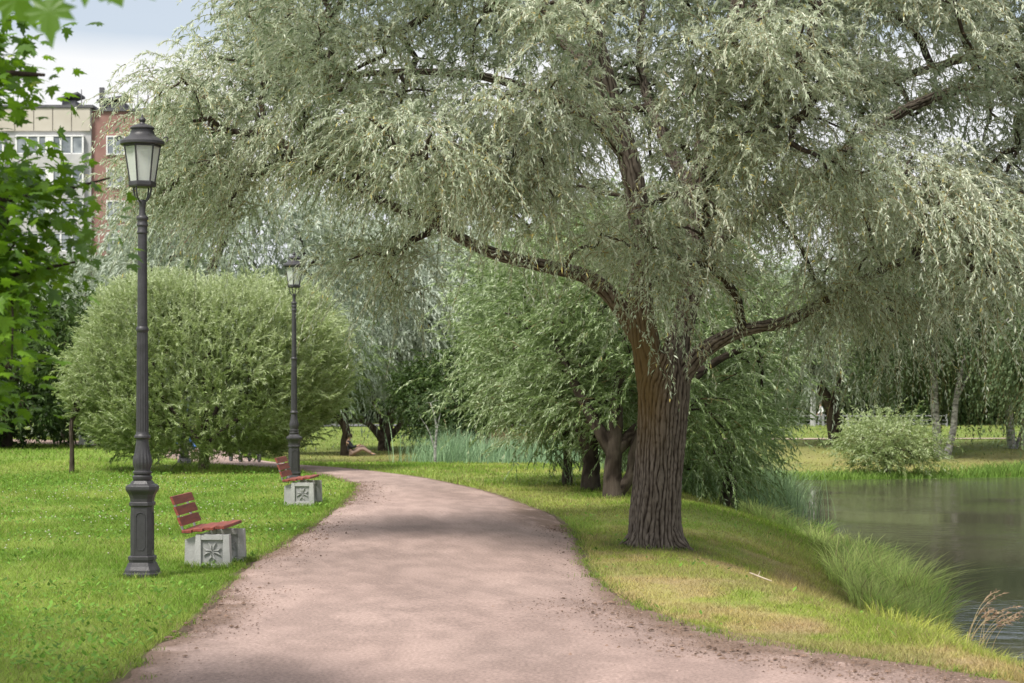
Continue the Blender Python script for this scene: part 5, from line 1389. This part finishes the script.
def person(loc, rz, J, label, top, legs, shoes='shoe', sleeves=True, bare_legs=False, hair_back=.02):
    """J: dict of joint positions"""
    root = empty('person', loc, label, 'person', rz=rz)
    V3 = lambda k: tuple(J[k])
    def mid(a, b, t=.5): return tuple(np.array(J[a]) * (1 - t) + np.array(J[b]) * t)
    js = [(V3('pelvis'), (.135, .10)), (mid('pelvis', 'chest', .5), (.115, .085)), (V3('chest'), (.145, .095)), (V3('neck'), .052), (mid('neck', 'head', .45), .06), (V3('head'), (.082, .098)), (V3('crown'), (.06, .075))]
    ed = [(0, 1), (1, 2), (2, 3), (3, 4), (4, 5), (5, 6)]
    for s in 'lr':
        k = len(js)
        js += [(V3('sho' + s), .055), (V3('elb' + s), .040), (V3('wri' + s), .028), (V3('han' + s), (.034, .018))]
        ed += [(2, k), (k, k + 1), (k + 1, k + 2), (k + 2, k + 3)]
        # fingers
        h = np.array(J['han' + s]); wv = nrm(h - np.array(J['wri' + s])); lat = nrm(np.cross(wv, np.array([0.3, 1, .2])))
        for f in range(4):
            m = len(js); off = lat * (f - 1.5) * .018
            js += [(tuple(h + off + wv * .045), .009), (tuple(h + off * 1.1 + wv * (.085 - abs(f - 1.4) * .008)), .007)]; ed += [(k + 3, m), (m, m + 1)]
        m = len(js); js += [(tuple(h - lat * .04 + wv * .01), .010), (tuple(h - lat * .055 + wv * .045), .008)]; ed += [(k + 3, m), (m, m + 1)]
        k = len(js)
        js += [(V3('hip' + s), .085), (V3('kne' + s), .056), (V3('ank' + s), .038), (V3('toe' + s), (.042, .026))]
        ed += [(0, k), (k, k + 1), (k + 1, k + 2), (k + 2, k + 3)]
    body = skinned('body', js, ed, MS['skin'], root)
    # face: nose and eyes as small children
    hd = np.array(J['head']); fw = nrm(np.array(J['face'])); rt = nrm(np.cross(fw, (0, 0, 1)))
    nb = MB(); nb.tube([hd + fw * .088 + np.array([0, 0, .015]), hd + fw * .112 - np.array([0, 0, .015]), hd + fw * .09 - np.array([0, 0, .025])], [.007, .013, .008], 6); nb.build('nose', MS['skin'], root, smooth=True)
    for s in (-1, 1):
        e = MB(); c = hd + fw * .084 + rt * .032 * s + np.array([0, 0, .018]); e.lathe([(.001, -.009), (.008, -.005), (.011, 0), (.008, .005), (.001, .009)], 8, c=c); e.build('eye', MS['navy'], root, smooth=True)
        e = MB(); c = hd + rt * .088 * s; e.lathe([(.001, -.028), (.012, -.014), (.015, .006), (.01, .022), (.001, .028)], 8, c=c); e.build('ear', MS['skin'], root, smooth=True)
    # hair cap
    hb = MB(); c = hd + np.array([0, 0, .035]) - fw * hair_back
    hb.lathe([(.094, -.06), (.105, -.02), (.106, .02), (.095, .06), (.065, .092), (.03, .105), (.001, .108)], 20, c=c); hb.build('hair', MS['hair'], root, smooth=True)
    g_ = .016
    jt = [(mid('pelvis', 'chest', .05), (.14 + g_, .105 + g_)), (mid('pelvis', 'chest', .5), (.12 + g_, .09 + g_)), (V3('chest'), (.15 + g_, .10 + g_)), (mid('chest', 'neck', .75), .065)]
    et = [(0, 1), (1, 2), (2, 3)]
    for s in 'lr':
        k = len(jt); jt += [(V3('sho' + s), .055 + g_), (V3('elb' + s), .042 + g_)]; et += [(2, k), (k, k + 1)]
        if sleeves: jt += [(mid('elb' + s, 'wri' + s, .92), .032 + g_)]; et += [(k + 1, k + 2)]
    skinned('shirt', jt, et, MS[top], root)
    jt = [(V3('pelvis'), (.14 + g_ * .8, .105 + g_ * .8))]; et = []
    for s in 'lr':
        k = len(jt); jt += [(V3('hip' + s), .088 + g_), (V3('kne' + s), .06 + g_)]; et += [(0, k), (k, k + 1)]
        if not bare_legs: jt += [(mid('kne' + s, 'ank' + s, .93), .045 + g_)]; et += [(k + 1, k + 2)]
    skinned('trousers', jt, et, MS[legs], root)
    for s in 'lr':
        a, t = np.array(J['ank' + s]), np.array(J['toe' + s])
        skinned('shoe', [(tuple(a - np.array([0, 0, .03])), .045), (tuple((a + t) / 2 - np.array([0, 0, .012])), (.05, .036)), (tuple(t), (.047, .030))], [(0, 1), (1, 2)], MS[shoes], root, 2)
    return root

def walk_pose(st=.22, h=1.0):
    J = dict(pelvis=(0, 0, .95), chest=(0, .02, 1.30), neck=(0, .03, 1.47), head=(0, .06, 1.60), crown=(0, .05, 1.68), face=(0, 1, 0),
             shol=(-.18, .02, 1.40), elbl=(-.23, -.10, 1.15), wril=(-.22, -.02, .92), hanl=(-.22, .02, .85), shor=(.18, .02, 1.40), elbr=(.23, .02, 1.14), wrir=(.21, .18, .95), hanr=(.21, .23, .90),
             hipl=(-.09, 0, .88), knel=(-.10, st * .75, .50), ankl=(-.10, st, .09), toel=(-.11, st + .16, .035), hipr=(.09, 0, .88), kner=(.10, -.02, .48), ankr=(.10, -st - .1, .12), toer=(.11, -st + .04, .035))
    return {k: tuple(np.array(v) * (1 if k == 'face' else h)) for k, v in J.items()}
p1 = at(184, 455, 52.6); person((p1[0], p1[1], gz(p1[0], p1[1]) + .03), math.radians(80), walk_pose(), 'person in blue clothes walking on the path behind the round bush', 'blue', 'blue')
p2 = at(821, 420, 134.5); person((p2[0], p2[1], gz(p2[0], p2[1]) + .06), math.radians(90), walk_pose(.2), 'person in a white top walking along the road behind the railing', 'white', 'grey')
sit = dict(pelvis=(0, 0, .13), chest=(-.10, 0, .46), neck=(-.09, 0, .62), head=(-.03, 0, .74), crown=(-.04, 0, .82), face=(1, 0, -.25),
           shol=(-.09, .17, .55), elbl=(.06, .22, .34), wril=(.25, .14, .40), hanl=(.31, .11, .42), shor=(-.09, -.17, .55), elbr=(.06, -.22, .34), wrir=(.25, -.14, .40), hanr=(.31, -.11, .42),
           hipl=(.06, .10, .12), knel=(.42, .13, .40), ankl=(.72, .13, .09), toel=(.86, .14, .05), hipr=(.06, -.10, .12), kner=(.46, -.12, .30), ankr=(.84, -.12, .09), toer=(.97, -.13, .06))
p3 = (-6.22, 76.9); person((p3[0], p3[1], gz(*p3) + .0), 0.0, sit, 'person in dark clothes sitting on the grass against a slim trunk beyond the path', 'navy', 'pink')

# pram seen under the bush, and the pale block on the lawn
def pram():
    x, y = at(245, 468, 48.3)[:2]
    root = empty('pram', (x, y, gz(x, y) + .02), 'pale grey pram standing on the path behind the right side of the round bush', 'pram', rz=.5)
    mb = MB(); mb.box((0, 0, .55), (.38, .75, .22), bev=.06, taper=1.15); mb.build('carrycot', MS['grey'], root)
    t = np.linspace(0, 1.75, 8); P = []
    mb = MB()
    prof = [(.20, .0), (.215, .05)]
    for i in range(7):
        for s in (0, 1): P.append(((-.21, .21)[s], .12 + .27 * math.cos(t[i]), .66 + .27 * math.sin(t[i])))
    mb.add(P, [(2 * i, 2 * i + 1, 2 * i + 3, 2 * i + 2) for i in range(6)])
    for s in (0, 1): mb.add([(( -.21, .21)[s], .12, .66)] + [P[2 * i + s] for i in range(7)], [(0, i + 1, i + 2) for i in range(6)])
    mb.build('hood', MS['white'], root)
    fr = MB()
    for s in (-1, 1): fr.tube([(s * .2, -.3, .16), (s * .2, .1, .45), (s * .2, -.45, .95)], .012, 6); fr.tube([(s * .2, .3, .14), (s * .2, -.1, .45)], .012, 6)
    fr.tube([(-.2, -.45, .95), (.2, -.45, .95)], .014, 6); fr.build('frame', M['steel'], root)
    for sx in (-1, 1):
        for sy in (-.32, .32):
            a = np.linspace(0, 2 * math.pi, 17); wl = MB(); wl.tube([(sx * .24, sy + 0.085 * math.cos(q), .10 + .085 * math.sin(q)) for q in a], .024, 6, False)
            wo = wl.build('wheel', MS['shoe'], root, smooth=True)
            sp = MB()
            for q in a[:-1:4]: sp.tube([(sx * .24, sy, .10), (sx * .24, sy + .08 * math.cos(q), .10 + .08 * math.sin(q))], .010, 5)
            sp.build('spoke', M['steel'], wo)
pram()
def pale_block():
    x, y = at(86, 447, 62)[:2]
    mb = MB(); mb.box((0, 0, .15), (.42, .42, .30), bev=.03, taper=.8)
    mb.box((0, 0, .312), (.30, .30, .02), bev=.005)
    tag(mb.build('concrete_block', M['whiteframe'], None, loc=(x, y, gz(x, y))), 'small white block on the lawn left of the round bush', 'block')
pale_block()

# ------------------------------------------------------------------ sky, sun, camera
SUN_EL, SUN_AZ = 55, -140      # azimuth measured from +Y towards +X
wd = bpy.data.worlds.new('World'); scene.world = wd; wd.use_nodes = True
nt = wd.node_tree; nt.nodes.clear()
out = N(nt, 'ShaderNodeOutputWorld')
sky = N(nt, 'ShaderNodeTexSky'); sky.sky_type = 'NISHITA'; sky.sun_disc = False
sky.sun_elevation = math.radians(SUN_EL); sky.sun_rotation = math.radians(SUN_AZ); sky.dust_density = 2.0
bg1 = N(nt, 'ShaderNodeBackground'); bg1.inputs[1].default_value = 0.15; nt.links.new(sky.outputs[0], bg1.inputs[0])
bg2 = N(nt, 'ShaderNodeBackground'); bg2.inputs[1].default_value = 1.02
tc = N(nt, 'ShaderNodeTexCoord'); sep = N(nt, 'ShaderNodeSeparateXYZ'); nt.links.new(tc.outputs['Generated'], sep.inputs[0])
mp = N(nt, 'ShaderNodeMapping'); mp.inputs['Scale'].default_value = (1.6, 1.6, 5.0); nt.links.new(tc.outputs['Generated'], mp.inputs[0])
cn = N(nt, 'ShaderNodeTexNoise'); cn.inputs['Scale'].default_value = 1.7; cn.inputs['Detail'].default_value = 7; nt.links.new(mp.outputs[0], cn.inputs[0])
cr = ramp(nt, [(0.3, (0.86, 0.89, 0.94)), (0.6, (1.0, 1.0, 1.0))], cn.outputs[0]); nt.links.new(cr.outputs[0], bg2.inputs[0])
el = N(nt, 'ShaderNodeMapRange'); el.inputs[1].default_value = 0.205; el.inputs[2].default_value = 0.250; el.inputs[3].default_value = 0.38; el.inputs[4].default_value = -0.22; wz = N(nt, 'ShaderNodeMath', operation='MULTIPLY_ADD'); wz.inputs[1].default_value = 0.13; nt.links.new(cn.outputs[0], wz.inputs[0]); nt.links.new(sep.outputs[2], wz.inputs[2]); nt.links.new(wz.outputs[0], el.inputs[0])
el2 = N(nt, 'ShaderNodeMapRange'); el2.inputs[1].default_value = 0.26; el2.inputs[2].default_value = 0.45; el2.inputs[3].default_value = 0.0; el2.inputs[4].default_value = 0.38; nt.links.new(sep.outputs[2], el2.inputs[0])
ad = N(nt, 'ShaderNodeMath', operation='ADD'); nt.links.new(cn.outputs[0], ad.inputs[0]); ad0 = N(nt, 'ShaderNodeMath', operation='ADD'); nt.links.new(el.outputs[0], ad0.inputs[0]); nt.links.new(el2.outputs[0], ad0.inputs[1]); nt.links.new(ad0.outputs[0], ad.inputs[1])
cm = N(nt, 'ShaderNodeMapRange'); cm.inputs[1].default_value = 0.40; cm.inputs[2].default_value = 0.60; cm.inputs[3].default_value = 0.42; cm.inputs[4].default_value = 1.0; nt.links.new(ad.outputs[0], cm.inputs[0])
ms = N(nt, 'ShaderNodeMixShader'); nt.links.new(cm.outputs[0], ms.inputs[0]); nt.links.new(bg1.outputs[0], ms.inputs[1]); nt.links.new(bg2.outputs[0], ms.inputs[2]); nt.links.new(ms.outputs[0], out.inputs[0])

sl = bpy.data.lights.new('sun', 'SUN'); sl.energy = 5.4; sl.angle = math.radians(14); sl.color = (1.0, 0.95, 0.87)
so = bpy.data.objects.new('sun', sl); COL.objects.link(so)
az, e_ = math.radians(SUN_AZ), math.radians(SUN_EL)
dirv = Vector((math.sin(az) * math.cos(e_), math.cos(az) * math.cos(e_), math.sin(e_)))
so.rotation_euler = dirv.to_track_quat('Z', 'Y').to_euler()

cam = bpy.data.cameras.new('camera'); co = bpy.data.objects.new('camera', cam); COL.objects.link(co)
co.location = (0, 0, HC); co.rotation_euler = (math.radians(90), 0, 0)
cam.sensor_width = 36; cam.lens = 70.0; cam.shift_y = (387 - 341.5) / 1024; cam.clip_end = 8000; cam.clip_start = 0.1
cam.dof.use_dof = True; cam.dof.focus_distance = 22.5; cam.dof.aperture_fstop = 4.5
scene.camera = co
scene.view_settings.view_transform = 'Standard'; scene.view_settings.look = 'None'; scene.view_settings.exposure = 0
scene.render.engine = 'CYCLES'
scene.cycles.max_bounces = 6; scene.cycles.diffuse_bounces = 3; scene.cycles.transparent_max_bounces = 8; scene.cycles.transmission_bounces = 3
